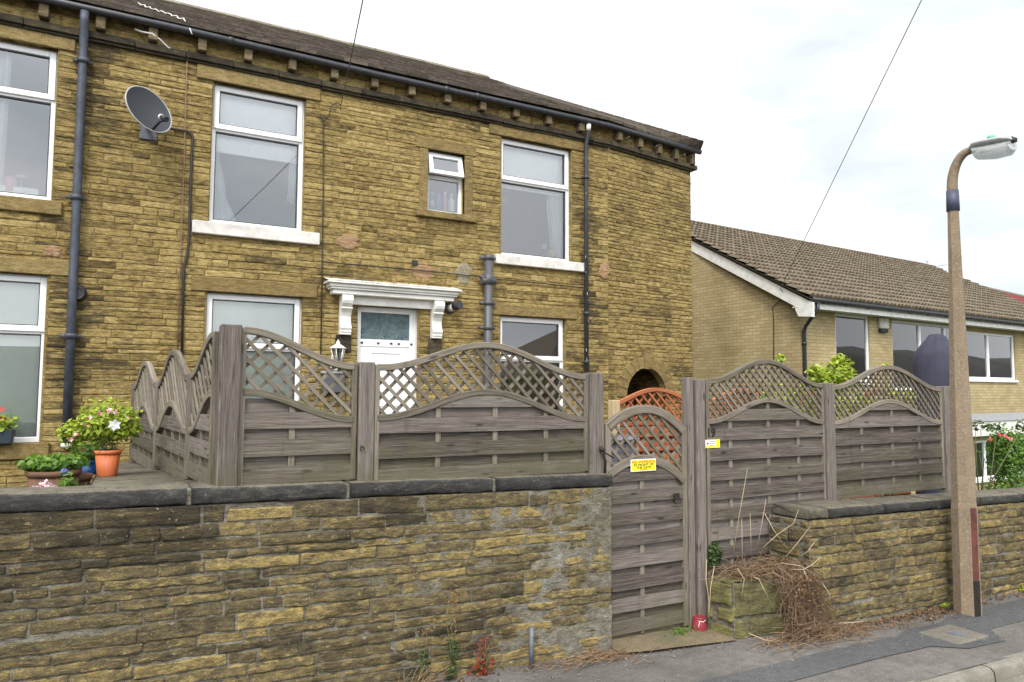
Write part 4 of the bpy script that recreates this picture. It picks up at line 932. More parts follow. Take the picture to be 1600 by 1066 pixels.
# front run, left of the gate
def X(px, py=700, Y=FNY): return on_y(px, py, Y).x
def Z(px, py, Y=FNY): return on_y(px, py, Y).z
xA0, xA1 = X(372, 640), X(556, 660); zl = Z(548, 568)
panel('half width trellis fence panel falling from the tall corner post', (xA0, FNY), (1, 0), xA1-xA0, lambda u: zl + (2.262-zl)*(.5+.5*math.cos(math.pi*u)), lambda u: Z(548, 650)+(Z(378, 607)-Z(548, 650))*(.5+.5*math.cos(math.pi*u)), 1.335, 1.385, battens=(.44,), trel=.105)
xB0, xB1 = X(583, 660), X(917, 660); tl, tr_ = Z(590, 569), Z(910, 585)
ml, mr = Z(591, 648), Z(903, 651); pk, mpk = Z(757, 535), Z(754, 608)
panel('wide arched trellis fence panel on the wall between two posts, left of the gate', (xB0, FNY), (1, 0), xB1-xB0, lambda u: tl+(tr_-tl)*u+(pk-(tl+tr_)/2)*bump_(u), lambda u: ml+(mr-ml)*u+(mpk-(ml+mr)/2)*bump_(u), 1.30, 1.34, battens=(.27, .53, .78), trel=.098)
post('tall square corner post of the fence on the stone wall', X(357, 640, 4.44), 4.45, 1.31, 2.268, .115, .105)
post('narrow fence post with a rusty hook between two trellis panels', X(570, 660), FNY+.005, 1.29, Z(570, 567)+.004, .10, .095)
post('fence post at the hinge side of the gate', X(928, 660), FNY+.005, 0.9, Z(928, 584)+.006, .125, .10)
xg = X(1087, 700)
# gate posts
post('tall gate post carrying the gate latch, red tub at its foot', X(1091, 760), FNY-.0, -.02, Z(1093, 594)+.006, .092, .092, name='gate_post', grp=None)
m_ = post('slim batten post between the gate and its main post', X(1077, 760), FNY+.01, -.02, Z(1077, 592)+.01, .062, .08, name='gate_post', grp=None)
# right run
xC0, xC1 = X(1101, 640), X(1286, 640); l0, l1_ = Z(1103, 592), Z(1281, 600); pk2 = Z(1186, 561)
q0, q1, mp2 = Z(1103, 655), Z(1281, 656), Z(1185, 622)
panel('tall arched trellis fence panel bearing the house number, right of the gate', (xC0, FNY), (1, 0), xC1-xC0, lambda u: l0+(l1_-l0)*u+(pk2-(l0+l1_)/2)*bump_(u), lambda u: q0+(q1-q0)*u+(mp2-(q0+q1)/2)*bump_(u), .16, .235, battens=(.19, .50, .76), trel=.078, slw=.017)
xD0, xD1 = X(1297, 640), X(1470, 640); l2, l3 = Z(1303, 602), Z(1466, 606); pk3 = Z(1389, 571); q2, q3, mp3 = Z(1304, 657), Z(1466, 657), Z(1388, 624)
panel('arched trellis fence panel behind the right hand wall beside the lamp post', (xD0, FNY), (1, 0), xD1-xD0, lambda u: l2+(l3-l2)*u+(pk3-(l2+l3)/2)*bump_(u), lambda u: q2+(q3-q2)*u+(mp3-(q2+q3)/2)*bump_(u), .905, .955, battens=(.25, .52, .77), trel=.078, slw=.017)
post('fence post between the two right hand trellis panels', X(1292, 680), FNY, .3, Z(1292, 600)+.008, .12, .10)
post('last fence post, half hidden by the lamp post', X(1477, 680), FNY, .3, Z(1477, 605)+.008, .13, .10)
# return run towards the house
RXa, RXb = .50, .10
def rp(y): return (.488 - .095*(y-4.5), y)
dirr = (-.095, 1)
def span(y0, y1): a, b = rp(y0), rp(y1); return a, (b[0]-a[0], b[1]-a[1]), math.hypot(b[0]-a[0], b[1]-a[1])
a, dd, w = span(5.20, 4.51)
panel('side fence half panel rising to the tall corner post', a, dd, w, lambda u: 2.0+.235*(.5-.5*math.cos(math.pi*u)), lambda u: 1.64+.25*(.5-.5*math.cos(math.pi*u)), rtz(4.9)+.012, rtz(4.9)+.06, battens=(.5,), group='side fence panels')
a, dd, w = span(6.64, 5.26)
panel('middle arched side fence panel on the low return wall', a, dd, w, lambda u: 1.94+.05*u+.22*bump_(u), lambda u: 1.58+.05*u+.2*bump_(u), rtz(6)+.012, rtz(6)+.06, group='side fence panels')
a, dd, w = span(8.22, 6.70)
panel('far arched side fence panel next to the house wall', a, dd, w, lambda u: 1.92+.03*u+.21*bump_(u), lambda u: 1.55+.03*u+.2*bump_(u), rtz(7.4)+.012, rtz(7.4)+.06, group='side fence panels')
q = rp(5.23); post('thin side fence post next to the half panel', q[0], q[1], rtz(5.2), 2.0, .07, .06, R(5.4)+math.pi/2); q = rp(6.67); post('thin side fence post between two arched side panels', q[0], q[1], rtz(6.67), 1.96, .07, .06, R(5.4)+math.pi/2)
q = rp(8.28); post('thin side fence post against the house', q[0], q[1], rtz(8.28), 1.94, .06, .06, R(5.4)+math.pi/2)
# rusty hook on the post
p = on_y(565, 704, FNY-.05); m = MB(); m.tube([p+Vector((.012*math.cos(a), -.012, .014*math.sin(a)+.012)) for a in [i*.5 for i in range(-1, 10)]], .0035, 5); m.tube([p+Vector((0, .01, .028)), p+Vector((0, -.014, .024))], .004, 5)
tag(m.build('hook', M['iron'], None, loc=p), 'small rusty hook on the narrow fence post', 'hook')

# ------------------------------------------------------------------ gate
gx0, gx1 = X(944, 700), X(1071, 700); ga = Z(948, 661); gp = Z(1008, 633); gr = Z(1062, 668); gma, gmp, gmr = Z(948, 735), Z(1008, 711), Z(1062, 745)
def arcf(a, p, b): return lambda u: a+(b-a)*u + (p-(a+b)/2)*(1-(2*u-1)**2)
gate, gpt = panel('tall arched wooden garden gate with trellis top and yellow notice', (gx0, FNY), (1, 0), gx1-gx0, arcf(ga, gp, gr), arcf(gma, gmp, gmr), .035, .115, battens=(.435,), name='garden_gate', group=None, cat='gate', trel=.102, stile=.05, railw=.05, railh=.065)
p = on_y(1055, 774, FNY-.03); m = MB(); m.tube([p+Vector((.0, -.02+.012*math.sin(a*2), -.03))+Vector((.032*math.cos(a), 0, .032*math.sin(a))) for a in [i*2*math.pi/16 for i in range(17)]], .006, 6); m.box(p.x-.012, p.y-.018, p.z-.012, p.x+.03, p.y+.01, p.z+.014); m.tube([p+Vector((.0, -.022, .002)), p+Vector((-.05, -.02, .004))], .006, 6); m.build('latch', M['iron'], gate)
for zz in (0, ):
    p = on_y(943, 712, FNY-.06); m = MB(); m.tube([p+Vector((-.03, 0, .06)), p+Vector((.0, -.012, .04)), p+Vector((-.01, -.016, .0)), p+Vector((.01, -.012, -.04)), p+Vector((.01, .0, -.15))], .009, 6); m.tube([p+Vector((-.03, -.01, .07)), p+Vector((-.03, -.02, .03))], .014, 8); m.tube([p+Vector((.01, -.01, .02)), p+Vector((.09, -.005, -.02))], .006, 6); m.build('hinge', M['iron'], gate)
# ------------------------------------------------------------------ notices
def text_mesh(s, size, mat, parent, center, name='lettering', sx=1.0, bold=0.0, rot=0.0):
    cu = bpy.data.curves.new('t', 'FONT'); cu.body = s; cu.size = size; cu.align_x = 'CENTER'; cu.align_y = 'CENTER'; cu.extrude = .0006; cu.offset = bold
    o = bpy.data.objects.new('t', cu); SC.collection.objects.link(o); bpy.context.view_layer.update()
    me = bpy.data.meshes.new_from_object(o.evaluated_get(bpy.context.evaluated_depsgraph_get())); bpy.data.objects.remove(o)
    for v in me.vertices: x, y, z = v.co; v.co = (x*sx, -z, y)
    me.materials.clear(); me.materials.append(mat); ob = bpy.data.objects.new(name, me); SC.collection.objects.link(ob)
    ob.parent = parent; ob.location = Vector(center) - root_loc(parent); ob.rotation_euler = (0, rot, 0)
    return ob
c = on_y(1005.5, 727, FNY-.035); w, h = .245, .092
sg = thing('notice', 'yellow no parking notice with red and black lettering fixed to the gate', 'sign', c)
m = MB(); m.box(c.x-w/2, c.y, c.z-h/2, c.x+w/2, c.y+.005, c.z+h/2); m.build('board', M['sign_white'], sg)
m = MB(); m.poly([(c.x+a*(w/2-.006), c.y-.0015, c.z+b*(h/2-.006)) for a, b in ((-1, -1), (1, -1), (1, 1), (-1, 1))]); m.build('face', M['yellow'], sg)
ty = c.y-.0025
text_mesh('NO PARKING', .031, M['sign_red'], sg, (c.x, ty, c.z+.026), sx=1.25, bold=.0002); text_mesh('IN FRONT OF', .026, M['black'], sg, (c.x, ty, c.z+.003), sx=1.2, bold=.0002); text_mesh('THE GATE', .026, M['black'], sg, (c.x, ty, c.z-.019), sx=1.2, bold=.0002); text_mesh('THANK YOU', .010, M['sign_red'], sg, (c.x, ty, c.z-.035), sx=1.3)
nb = thing('house_number', 'black house number 19 on the panel beside the gate post', 'house number', on_y(1109, 677, FNY-.024))
c = on_y(1111, 677, FNY-.0245); text_mesh('19', .10, M['black'], nb, c, 'digits', 1.0, .0035)
c = on_y(1113, 693.5, FNY-.027); w, h = .17, .068
st = thing('sticker', 'small yellow and white sticker under the house number', 'sign', c)
m = MB(); m.box(c.x-w/2, c.y, c.z-h/2, c.x+w/2, c.y+.003, c.z+h/2); m.build('board', M['yellow'], st)
m = MB(); m.poly([(x, c.y-.001, z) for x, z in ((c.x-w/2+.004, c.z-h/2+.018), (c.x+w/2-.045, c.z-h/2+.018), (c.x+w/2-.045, c.z+h/2-.004), (c.x-w/2+.004, c.z+h/2-.004))]); m.build('face', M['sign_white'], st)
m = MB(); m.lathe([(.011, -.002), (.011, -.0012)], (c.x-.052, c.y, c.z+.003), 14, axis='y'); m.build('emblem', M['sign_red'], st)
m = MB()
for i in range(3): m.box(c.x-.03, c.y-.002, c.z+.015-.014*i, c.x+.035-.01*i, c.y-.001, c.z+.019-.014*i)
m.build('print', M['grey_pipe'], st)
# tub round the foot of the gate post
c = Vector((X(1093, 960, 4.40), 4.405, gz(4.1)+.0))
m = MB(); m.lathe([(.052, 0), (.058, .02), (.056, .08), (.048, .10), (.052, .12), (.05, .128)], c, 14); m.v = [v + Vector((.008*noise.noise(v*22), .008*noise.noise(v*22+Vector((5, 0, 0))), .01*noise.noise(v*15))) for v in m.v]
tb = m.build('tub', M['red_plastic'], None, loc=c); tag(tb, 'crushed red plastic tub against the foot of the gate post', 'tub')
m = MB(); m.tube([c+Vector((-.04, -.035, .105)), c+Vector((-.01, -.057, .098)), c+Vector((.03, -.045, .108))], .0025, 5); m.tube([c+Vector((-.03, -.04, .10)), c+Vector((-.05, -.04, .055))], .002, 5); m.build('string', M['sign_white'], tb)

# orange stained fence deeper in the yard, seen over and through the gate
OY = 6.15
ox0 = on_y(952, 640, OY).x; ow = on_y(1092, 640, OY).x-ox0; oz = on_y(1022, 606, OY).z
for i in range(4):
    ot = (lambda u: oz-.20+.20*bump_(.12+.76*u)) if True else None
    panel(['orange stained trellis panel seen above the gate', 'orange stained panel behind the numbered fence panel', 'orange stained panel behind the post right of the gate', 'orange stained panel nearest the covered garden item'][i], (ox0+(ow+.06)*i, OY+.02*i), (1, 0), ow, ot, (lambda u: oz-.36+.05*bump_(u)-.12*u) if i == 0 else (lambda u: oz-.42+.1*bump_(u)), .35, .40, .15, .115, name='trellis_fence', group='orange stained fence panels', mats=('orange_wood', 'orange_wood', 'orange_wood'))
q = on_y(962, 640, 6.0); post('pale timber post behind the gate', q.x-.02, 6.0, .3, on_y(962, 625, 6.0).z, .09, .09, mat='pale_wood', grp=None)
# wheelie bin behind the gate, only its lilac grey side shows through the trellis
q = on_y(951, 700, 5.3); bn = thing('wheelie_bin', 'lilac grey plastic bin behind the left of the gate trellis', 'bin', (q.x-.05, 5.3, .3))
m = MB(); bx, by = q.x-.05, 5.3; zt_ = on_y(955, 692, 5.1).z
lo = [m.vert((bx+a*.13, by+b*.2, .3)) for a, b in ((-1, -1), (1, -1), (1, 1), (-1, 1))]; hi = [m.vert((bx+a*.17, by+b*.26, zt_)) for a, b in ((-1, -1), (1, -1), (1, 1), (-1, 1))]
for i in range(4): j = (i+1) % 4; m.face([lo[i], lo[j], hi[j], hi[i]])
m.face(list(reversed(lo))); m.build('body', M['lilac'], bn, bevel=.02)
m = MB(); m.box(bx-.19, by-.29, zt_+.002, bx+.19, by+.28, zt_+.05); m.build('lid', M['lilac'], bn, bevel=.02)

# ------------------------------------------------------------------ lamp post
lk = .972; LB = Vector((on_z(1512, 945, -.075).x*lk, on_z(1512, 945, -.075).y*lk, 0)); LZ = gz(LB.x)
def ls(z): return EYE + (z-EYE)*lk
lp = thing('lamp_post', 'brown concrete street lamp with hooked arm and clear bowl in front of the stone wall', 'street lamp', (LB.x, LB.y, LZ))
def octring(mb, c, r, rot=R(22.5-18), n=8, col=(.5, .5, .5)): return [mb.vert(c + Vector((math.cos(rot+2*math.pi*k/n)*r, math.sin(rot+2*math.pi*k/n)*r, 0)), col) for k in range(n)]
mb = MB(); prev = None
for z, r in ((LZ-.05, .118), (LZ+.35, .113), (.84, .110), (.90, .103), (1.37, .098), (2.0, .083), (2.62, .069), (3.2, .056), (3.70, .047)):
    rg = octring(mb, Vector((LB.x, LB.y, z)), r*lk*1.03)
    if prev:
        for k in range(8): mb.face([prev[k], prev[(k+1) % 8], rg[(k+1) % 8], rg[k]])
    prev = rg
mb.build('column', M['lamp_concrete'], lp, bevel=.008)
AT = on_x(1514, 236, LB.x); ABz = ls(3.9)
mb = MB(); P = [Vector((LB.x, LB.y, 3.66))]
yb = AT.y; zt_ = AT.z
for i in range(13):
    a = math.pi/2*i/12; P.append(Vector((LB.x, LB.y + (yb-LB.y)*(1-math.cos(a)), 3.82 + (zt_-3.82)*math.sin(a))))
P.append(Vector((LB.x, yb-.05, zt_+.012)))
mb.tube(P, [.047-.013*i/(len(P)-1) for i in range(len(P))], 10); mb.build('arm', M['lamp_concrete'], lp)
b0, b1 = on_x(1485, 331, LB.x).z, on_x(1485, 299, LB.x).z
mb = MB(); mb.tube([(LB.x, LB.y, b0), (LB.x, LB.y, b1)], [.056, .053], 16); mb.build('band', M['band'], lp)
mb = MB(); e = on_x(1584, 222, LB.x); y0, y1 = yb-.03, e.y; z0 = zt_+.014
def lampring(mb, y, hw, zb, zt): 
    n = 12; return [mb.vert((LB.x+math.cos(2*math.pi*k/n)*hw, y, (zb+zt)/2 + math.sin(2*math.pi*k/n)*(zt-zb)/2)) for k in range(n)]
def shell(name, secs, mat):
    m = MB(); pr = None; first = None
    for s in secs:
        r = lampring(m, *s)
        if pr:
            for k in range(12): m.face([pr[k], pr[(k+1) % 12], r[(k+1) % 12], r[k]], None, 0, True)
        else: m.face(list(r))
        pr = r
    m.face(list(reversed(pr))); return m.build(name, mat, lp)
dz = (e.z+.012-z0)
def zz(t): return z0 + dz*t
Ld = y1-y0
shell('lantern_housing', [(y0+.02, .035, zz(0)-.03, zz(0)+.03), (y0+Ld*.12, .10, zz(.12)-.02, zz(.12)+.05), (y0+Ld*.35, .11, zz(.35)-.012, zz(.35)+.055), (y0+Ld*.8, .11, zz(.8)-.012, zz(.8)+.052), (y0+Ld*.97, .09, zz(.97)-.01, zz(.97)+.035), (y1, .03, zz(1)-.004, zz(1)+.02)], M['lamp_grey'])
shell('lamp_bowl', [(y0+Ld*.08, .08, zz(.08)-.03, zz(.08)), (y0+Ld*.13, .095, zz(.13)-.115, zz(.13)+.01), (y0+Ld*.5, .10, zz(.5)-.135, zz(.5)+.01), (y0+Ld*.88, .095, zz(.88)-.125, zz(.88)+.01), (y0+Ld*.97, .08, zz(.97)-.08, zz(.97)+.004)], M['bowl'])
mb = MB(); mb.tube([(LB.x, y0+Ld*.2, zz(.2)-.045), (LB.x, y0+Ld*.75, zz(.75)-.04)], .016, 10); mb.build('bulb', M['sign_white'], lp)
mb = MB(); mb.lathe([(.036, .0), (.036, .03), (.03, .04)], (LB.x, y0+Ld*.48, zz(.48)+.042), 14); mb.build('photocell', plain('green photocell', (.12, .42, .28), .4), lp)
mb = MB(); mb.tube([(LB.x, y1+.02, zz(1)+.01), (LB.x, y1-.02, zz(1)-.0)], [.035, .02], 8); mb.build('clip', M['dark'], lp)
# service door on the right face of the base
rr = .113*lk*1.03*math.cos(R(22.5)); ang = R(-108)
fn = Vector((math.cos(ang), math.sin(ang), 0)); ft = Vector((-fn.y, fn.x, 0)); o = Vector((LB.x, LB.y, 0)) + fn*(rr*.985)
dz0, dz1, dzm = on_x(1523, 905, LB.x).z, on_x(1523, 793, LB.x).z, 0
mb = MB(); mb.obox(o - ft*.030 + Vector((0, 0, dz0)), ft*.06, fn*.007, (0, 0, dz1-dz0)); mb.build('service_door', M['rust_red'], lp, bevel=.003)
mb = MB(); mb.obox(o - ft*.032 + Vector((0, 0, LZ)), ft*.064, fn*.012, (0, 0, dz0-LZ-.003)); mb.build('base_plate', M['iron'], lp, bevel=.003)
# ------------------------------------------------------------------ bungalow to the right
BC = Vector((12.5, 10.3, 0)); BA = R(4); BD = Vector((math.cos(BA), math.sin(BA), 0)); BNn = Vector((math.sin(BA), -math.cos(BA), 0)); BL = 13.6; UP = Vector((0, 0, 1))
GA = R(93); GD = Vector((math.cos(GA), math.sin(GA), 0))
bung = thing('bungalow', 'buff brick house with brown tiled roof, white bargeboard and white windows', 'house', (15, 11, -1.2))
def bp(px, py): return on_p(px, py, BC, BA)
def bs(px, py): return (bp(px, py)-BC).dot(BD)
def bq(s, t, z): return BC + BD*s + BNn*t + UP*z
WIN = [(bs(1306, 540), bs(1359, 545), 2.12, 3.62), (bs(1395, 550), bs(1478, 555), 1.96, 3.60), (bs(1508, 550), bs(1586, 555), 2.24, 3.50)]
WIN[1] = (WIN[1][0], WIN[2][0]-.35, 1.96, 3.6)
def wallgrid(mb, P, D, Nn, W_, zb, zt, ops, rev=.1):
    xs = sorted({0, W_, *[o[0] for o in ops], *[o[1] for o in ops]}); zs = sorted({zb, zt, *[o[2] for o in ops], *[o[3] for o in ops]})
    for a, b in zip(xs, xs[1:]):
        for c, d in zip(zs, zs[1:]):
            if any(a >= o[0]-1e-6 and b <= o[1]+1e-6 and c >= o[2]-1e-6 and d <= o[3]+1e-6 for o in ops): continue
            mb.poly([P+D*a+UP*c, P+D*b+UP*c, P+D*b+UP*d, P+D*a+UP*d], [(a, c), (b, c), (b, d), (a, d)])
    for a, b, c, d in ops:
        i = -Nn*rev
        for q in ([(a, c), (a, d)], [(b, d), (b, c)], [(a, d), (b, d)], [(b, c), (a, c)]):
            p0, p1 = (P+D*q[0][0]+UP*q[0][1]), (P+D*q[1][0]+UP*q[1][1])
            mb.poly([p0, p1, p1+i, p0+i], [(0, 0), ((p1-p0).length, 0), ((p1-p0).length, rev), (0, rev)])
mb = MB()
LOWW = (bs(1523, 700), bs(1600, 705)+1.2, -.40, .62)
wallgrid(mb, BC, BD, BNn, BL, -1.6, 3.78, WIN + [LOWW])
# gable end with the roof pitch
RY0, RZ0, RY1, RZ1 = 10.19, 3.84, 15.1, 6.67
gl = 9.8; pk_ = 4.85; P = [(0, -1.6), (gl, -1.6), (gl, 3.75), (pk_, 6.48), (0, 3.70)]
mb.poly([BC + GD*s + UP*z for s, z in P], [(s, z) for s, z in P])
e2 = BC + BD*BL
mb.poly([e2 + GD*s + UP*z for s, z in reversed(P)], [(s, z) for s, z in reversed(P)])
mb.poly([BC+GD*gl-UP*1.6, e2+GD*gl-UP*1.6, e2+GD*gl+UP*3.7, BC+GD*gl+UP*3.7], [(0, 0), (BL, 0), (BL, 5), (0, 5)])
mb.build('wall', M['brick'], bung)
def bframe(a, b, c, d, mull, parent=bung, sill=True):
    m = MB(); t0, t1 = -.09, -.03; w = .06
    def bx(s0, s1, z0, z1, ta=t0, tb=t1): m.obox(bq(s0, ta, z0), BD*(s1-s0), BNn*(tb-ta), UP*(z1-z0))
    bx(a, a+w, c, d); bx(b-w, b, c, d); bx(a+w, b-w, d-w, d); bx(a+w, b-w, c, c+w)
    for q in mull: bx(q-.045, q+.045, c+w, d-w, t0, t1+.004)
    if sill: bx(a-.04, b+.04, c-.07, c-.002, -.06, .05)
    f = m.build('window', M['pvc'], parent, bevel=.004)
    es = [a+w] + [q for q in mull] + [b-w]
    for s0, s1 in zip(es, es[1:]):
        m = MB(); m.poly([bq(s0, -.06, c+w), bq(s1, -.06, c+w), bq(s1, -.06, d-w), bq(s0, -.06, d-w)]); m.build('pane', M['glass_far'], f)
    m = MB(); e = .4; y0, y1 = -.095, -2.6
    B_ = lambda s, t, z: bq(s, t, z)
    for q in ([(a-e, y1, c-.3), (b+e, y1, c-.3), (b+e, y1, d+.1), (a-e, y1, d+.1)], [(a-e, y0, c-.3), (a-e, y1, c-.3), (a-e, y1, d+.1), (a-e, y0, d+.1)], [(b+e, y0, c-.3), (b+e, y1, c-.3), (b+e, y1, d+.1), (b+e, y0, d+.1)], [(a-e, y0, c-.3), (b+e, y0, c-.3), (b+e, y1, c-.3), (a-e, y1, c-.3)], [(a-e, y0, d+.1), (b+e, y0, d+.1), (b+e, y1, d+.1), (a-e, y1, d+.1)]): m.poly([B_(*p) for p in q])
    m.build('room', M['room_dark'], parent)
    return f
bframe(*WIN[0], []); 
mu = bs(1440, 550); bframe(*WIN[1], [mu, (mu+WIN[1][1])/2+.3]); bframe(*WIN[2], [bs(1546, 552)])
bframe(*LOWW, [bs(1541, 700), bs(1541, 700)+1.5], sill=True)
# porch fascia band and lead flashing under the upper storey
m = MB(); s0 = bs(1490, 660); m.obox(bq(s0, 0, .76), BD*(BL-s0), BNn*.28, UP*.38); m.build('porch_fascia', M['white_paint'], bung, bevel=.01)
m = MB(); a, b = s0, BL; m.poly([bq(a, .31, 1.145), bq(b, .31, 1.145), bq(b, 0.002, 1.33), bq(a, 0.002, 1.33)]); m.build('porch_roof', M['felt'], bung)
# eaves: soffit, fascia, gutter
EO = .34
m = MB(); m.obox(bq(-.25, 0.001, 3.63), BD*(BL+.5), BNn*EO, UP*.02); m.obox(bq(-.25, EO, 3.60), BD*(BL+.5), BNn*.025, UP*.17); m.build('fascia', M['white_paint'], bung, bevel=.004)
m = MB(); m.tube([bq(-.22+x, EO+.085, 3.775) for x in frange(0, BL+.4, 8)], .058, 10)
for x in frange(.2, BL-.2, 16): m.tube([bq(x, EO+.02, 3.73), bq(x, EO+.1, 3.715)], .014, 5)
m.build('gutter', M['black_iron'], bung)
# downpipe with swan neck at the gable corner
m = MB(); P = [bq(-.0, EO+.085, 3.73), bq(-.0, EO+.08, 3.56), bq(-.02, EO-.0, 3.47), bq(.05, .10, 3.26), bq(.05, .06, 3.14), bq(.05, .06, -.6)]
m.tube(P, .04, 10); m.tube([P[4]-UP*.22, P[4]-UP*.27], .052, 10); m.build('downpipe', M['black_iron'], bung)
# roof: tiles with rolled profile, laid in courses
E0 = BC + BNn*(EO+.12) + UP*3.80; RIDGE_L = on_p(1079, 345, (12.5, 15.1), BA); RIDGE_R = on_p(1440, 412, (12.5, 15.1), BA)
ov = -.32; sL0 = ov; sR1 = 13.2
ridge0 = Vector((12.5, 15.1, 0)); 
def rpos(s, f):
    e = E0 + BD*s; r = Vector((12.5-.0, 15.1, 0)) + BD*(s+.1) + UP*6.665
    return e + (r-e)*f
sR = (Vector((RIDGE_R.x, RIDGE_R.y, 0))-Vector((12.4, 15.1, 0))).dot(BD)
mb = MB(); NRb = 19; tw = .30
slope = (rpos(0, 1)-rpos(0, 0)).normalized(); rn = BD.cross(slope).normalized()
for i in range(NRb):
    f0, f1 = i/NRb, min(1.0, (i+1.18)/NRb); s = sL0; k = 0
    s_end = sR1 + (sR-sR1)*f0
    ws = []
    while s < s_end:
        c = (max(0, min(1, random.gauss(.5, .16))), random.random()*.4, random.random()); dz = random.uniform(0, .006); 
        pts = []
        for j, (u, h) in enumerate(((0, .012), (.12, .048), (.3, .052), (.44, .014), (.56, .010), (.66, .046), (.86, .050), (1, .012))):
            ss = s+u*tw
            pts.append((ss, h+dz))
        fr = [mb.vert(rpos(ss, f0) + rn*(h*1.25+.036), c) for ss, h in pts]; lo = [mb.vert(rpos(ss, f0) + rn*(h*.55-.006), (c[0]*.5, 1, 0)) for ss, h in pts]; bk = [mb.vert(rpos(ss, f1) + rn*(h-.004), c) for ss, h in pts]
        for j in range(len(pts)-1):
            mb.face([fr[j], fr[j+1], bk[j+1], bk[j]], None, 0, True); mb.face([lo[j], lo[j+1], fr[j+1], fr[j]], None, 0, False)
        s += tw
mb.poly([rpos(sL0, 0)-UP*.03, rpos(sR1, 0)-UP*.03, rpos(sR, 1)-UP*.03, rpos(sL0, 1)-UP*.03], None, (.1, .9, 0))
mb.poly([rpos(sL0, 1), rpos(sR, 1), rpos(sR, 1)+Vector((0, 5.3, -3.0)), rpos(sL0, 1)+Vector((0, 5.3, -3.0))], None, (.5, .2, 0))
mb.poly([rpos(sR, 1), rpos(sR1, 0), rpos(sR1, 0)+Vector((0, 10, 0))], None, (.5, .2, 0))
rf = mb.build('roof', M['pantile'], bung)
m = MB(); s = sL0
while s < sR: m.tube([rpos(s, 1)-UP*.03, rpos(min(s+.44, sR), 1)-UP*.03], .095, 10, (random.random(), .2, 0)); s += .45
for i in range(9):
    a, b = rpos(sR1+(sR-sR1)*i/9, i/9), rpos(sR1+(sR-sR1)*(i+.97)/9, (i+.97)/9); m.tube([a-UP*.03, b-UP*.03], .05, 8, (random.random(), .2, 0))
m.build('ridge_tile', M['pantile'], rf)
# bargeboard on the gable verge
m = MB(); x0 = BD*(-.26)
a0 = rpos(0, 0)+x0-UP*.09; a1 = rpos(0, 1)+x0-UP*.09
m.obox(a0, a1-a0, BD*.03, UP*-.27, 0); 
b1 = rpos(0, 1)+x0+Vector((0, 5.0, -2.85)); m.obox(a1, b1-a1, BD*.03, UP*-.27, 0)
# boxed end at the eaves
v = [a0+UP*0, a0+(a1-a0)*.075, a0+(a1-a0)*.075+UP*-.34, a0+(a1-a0)*.06+UP*-.44, a0+UP*-.30+(a1-a0)*.0]
fr = [m.vert(p - BD*.012) for p in v]; bk = [m.vert(p + BD*.1) for p in v]; m.face(fr); m.face(list(reversed(bk)))
for i in range(5): j = (i+1) % 5; m.face([fr[j], fr[i], bk[i], bk[j]])
m.build('bargeboard', M['white_paint'], bung)
m = MB(); m.obox(a0+UP*.0+BD*-.01, a1-a0, BD*.36, UP*.075, 0, (.2, .6, 0)); m.build('verge', M['slate'], bung)
al = thing('alarm_box', 'white alarm box with dark base on the brick between two bungalow windows', 'alarm box', bq(bs(1378, 507), .05, 3.45))
m = MB(); s0 = bs(1371, 505); z1, z0 = bp(1378, 497).z, bp(1378, 514).z; m.obox(bq(s0, 0, z0), BD*.34, BNn*.09, UP*(z1-z0)); m.build('case', M['white_stone'], al, bevel=.02)
m = MB(); m.obox(bq(s0+.02, 0, z0-.09), BD*.30, BNn*.08, UP*.088); m.build('base', M['dark'], al, bevel=.015)
# thin cable down the gable from the bracket on the bargeboard
br = on_p(1219, 452, (BC+BD*-.3), GA)
m = MB(); m.tube([br, br+UP*-.1-BD*-.2, Vector((0, 0, 0))+on_p(1207, 480, BC+BD*-.02, GA), on_p(1209, 500, BC+BD*-.02, GA), on_p(1209, 620, BC+BD*-.02, GA)], .009, 5)
tag(m.build('wall_cable', M['cable_black'], None, loc=br), 'thin cable running down the buff brick gable', 'cable')
# aerial and the neighbouring red roof
q = rpos(sR-1.6, 1); q = on_p(1449, 420, (12.5, 16.2), BA)
m = MB(); m.tube([q-UP*.9, q+UP*.35], .012, 6)
a = on_p(1449, 419, (12.5, 16.2), BA); b = on_p(1478, 414, (12.5, 16.2), BA); m.tube([a, b], .012, 5)
for i in range(12): p = a+(b-a)*i/11; m.tube([p+Vector((0, -.22, 0)), p+Vector((0, .22, 0))], .006, 4)
for zz_ in (.12, .28): m.tube([q+UP*zz_-BD*.18, q+UP*zz_+BD*.2], .007, 4)
tag(m.build('aerial', M['steel'], None, loc=q-UP*.9), 'television aerial rising behind the brown tiled ridge', 'aerial')
nb2 = thing('neighbouring_house', 'house with a red tiled roof just visible beyond the brown tiled roof', 'house', (31, 13, -1.2))
p0, p1 = on_p(1528, 449, (12.5, 18), BA), on_p(1640, 474, (12.5, 18), BA)
m = MB(); rr0 = p0; rr1 = p1 + (p1-p0)*1.2; dwn = Vector((.25, -4.0, -2.35)); nrow = 14
for i in range(nrow):
    for j in range(24):
        a = rr0+(rr1-rr0)*(j/24)+dwn*(i/nrow); b = rr0+(rr1-rr0)*((j+1)/24)+dwn*(i/nrow); dd_ = dwn/nrow; hh = UP*.05
        m.poly([a, b, b+dd_+hh, a+dd_+hh], None, (random.random(), 0, 0)); m.poly([a+dd_+hh, b+dd_+hh, b+dd_, a+dd_], None, (.2, 0, 0))
m.poly([rr0, rr1, rr1+Vector((0, 4, -2.3)), rr0+Vector((0, 4, -2.3))])
m.build('roof', M['red_tile'], nb2)
m = MB(); a, b = rr0+dwn*.97, rr1+dwn*.97; c_, d_ = a+Vector((0, 8, 0)), b+Vector((0, 8, 0))
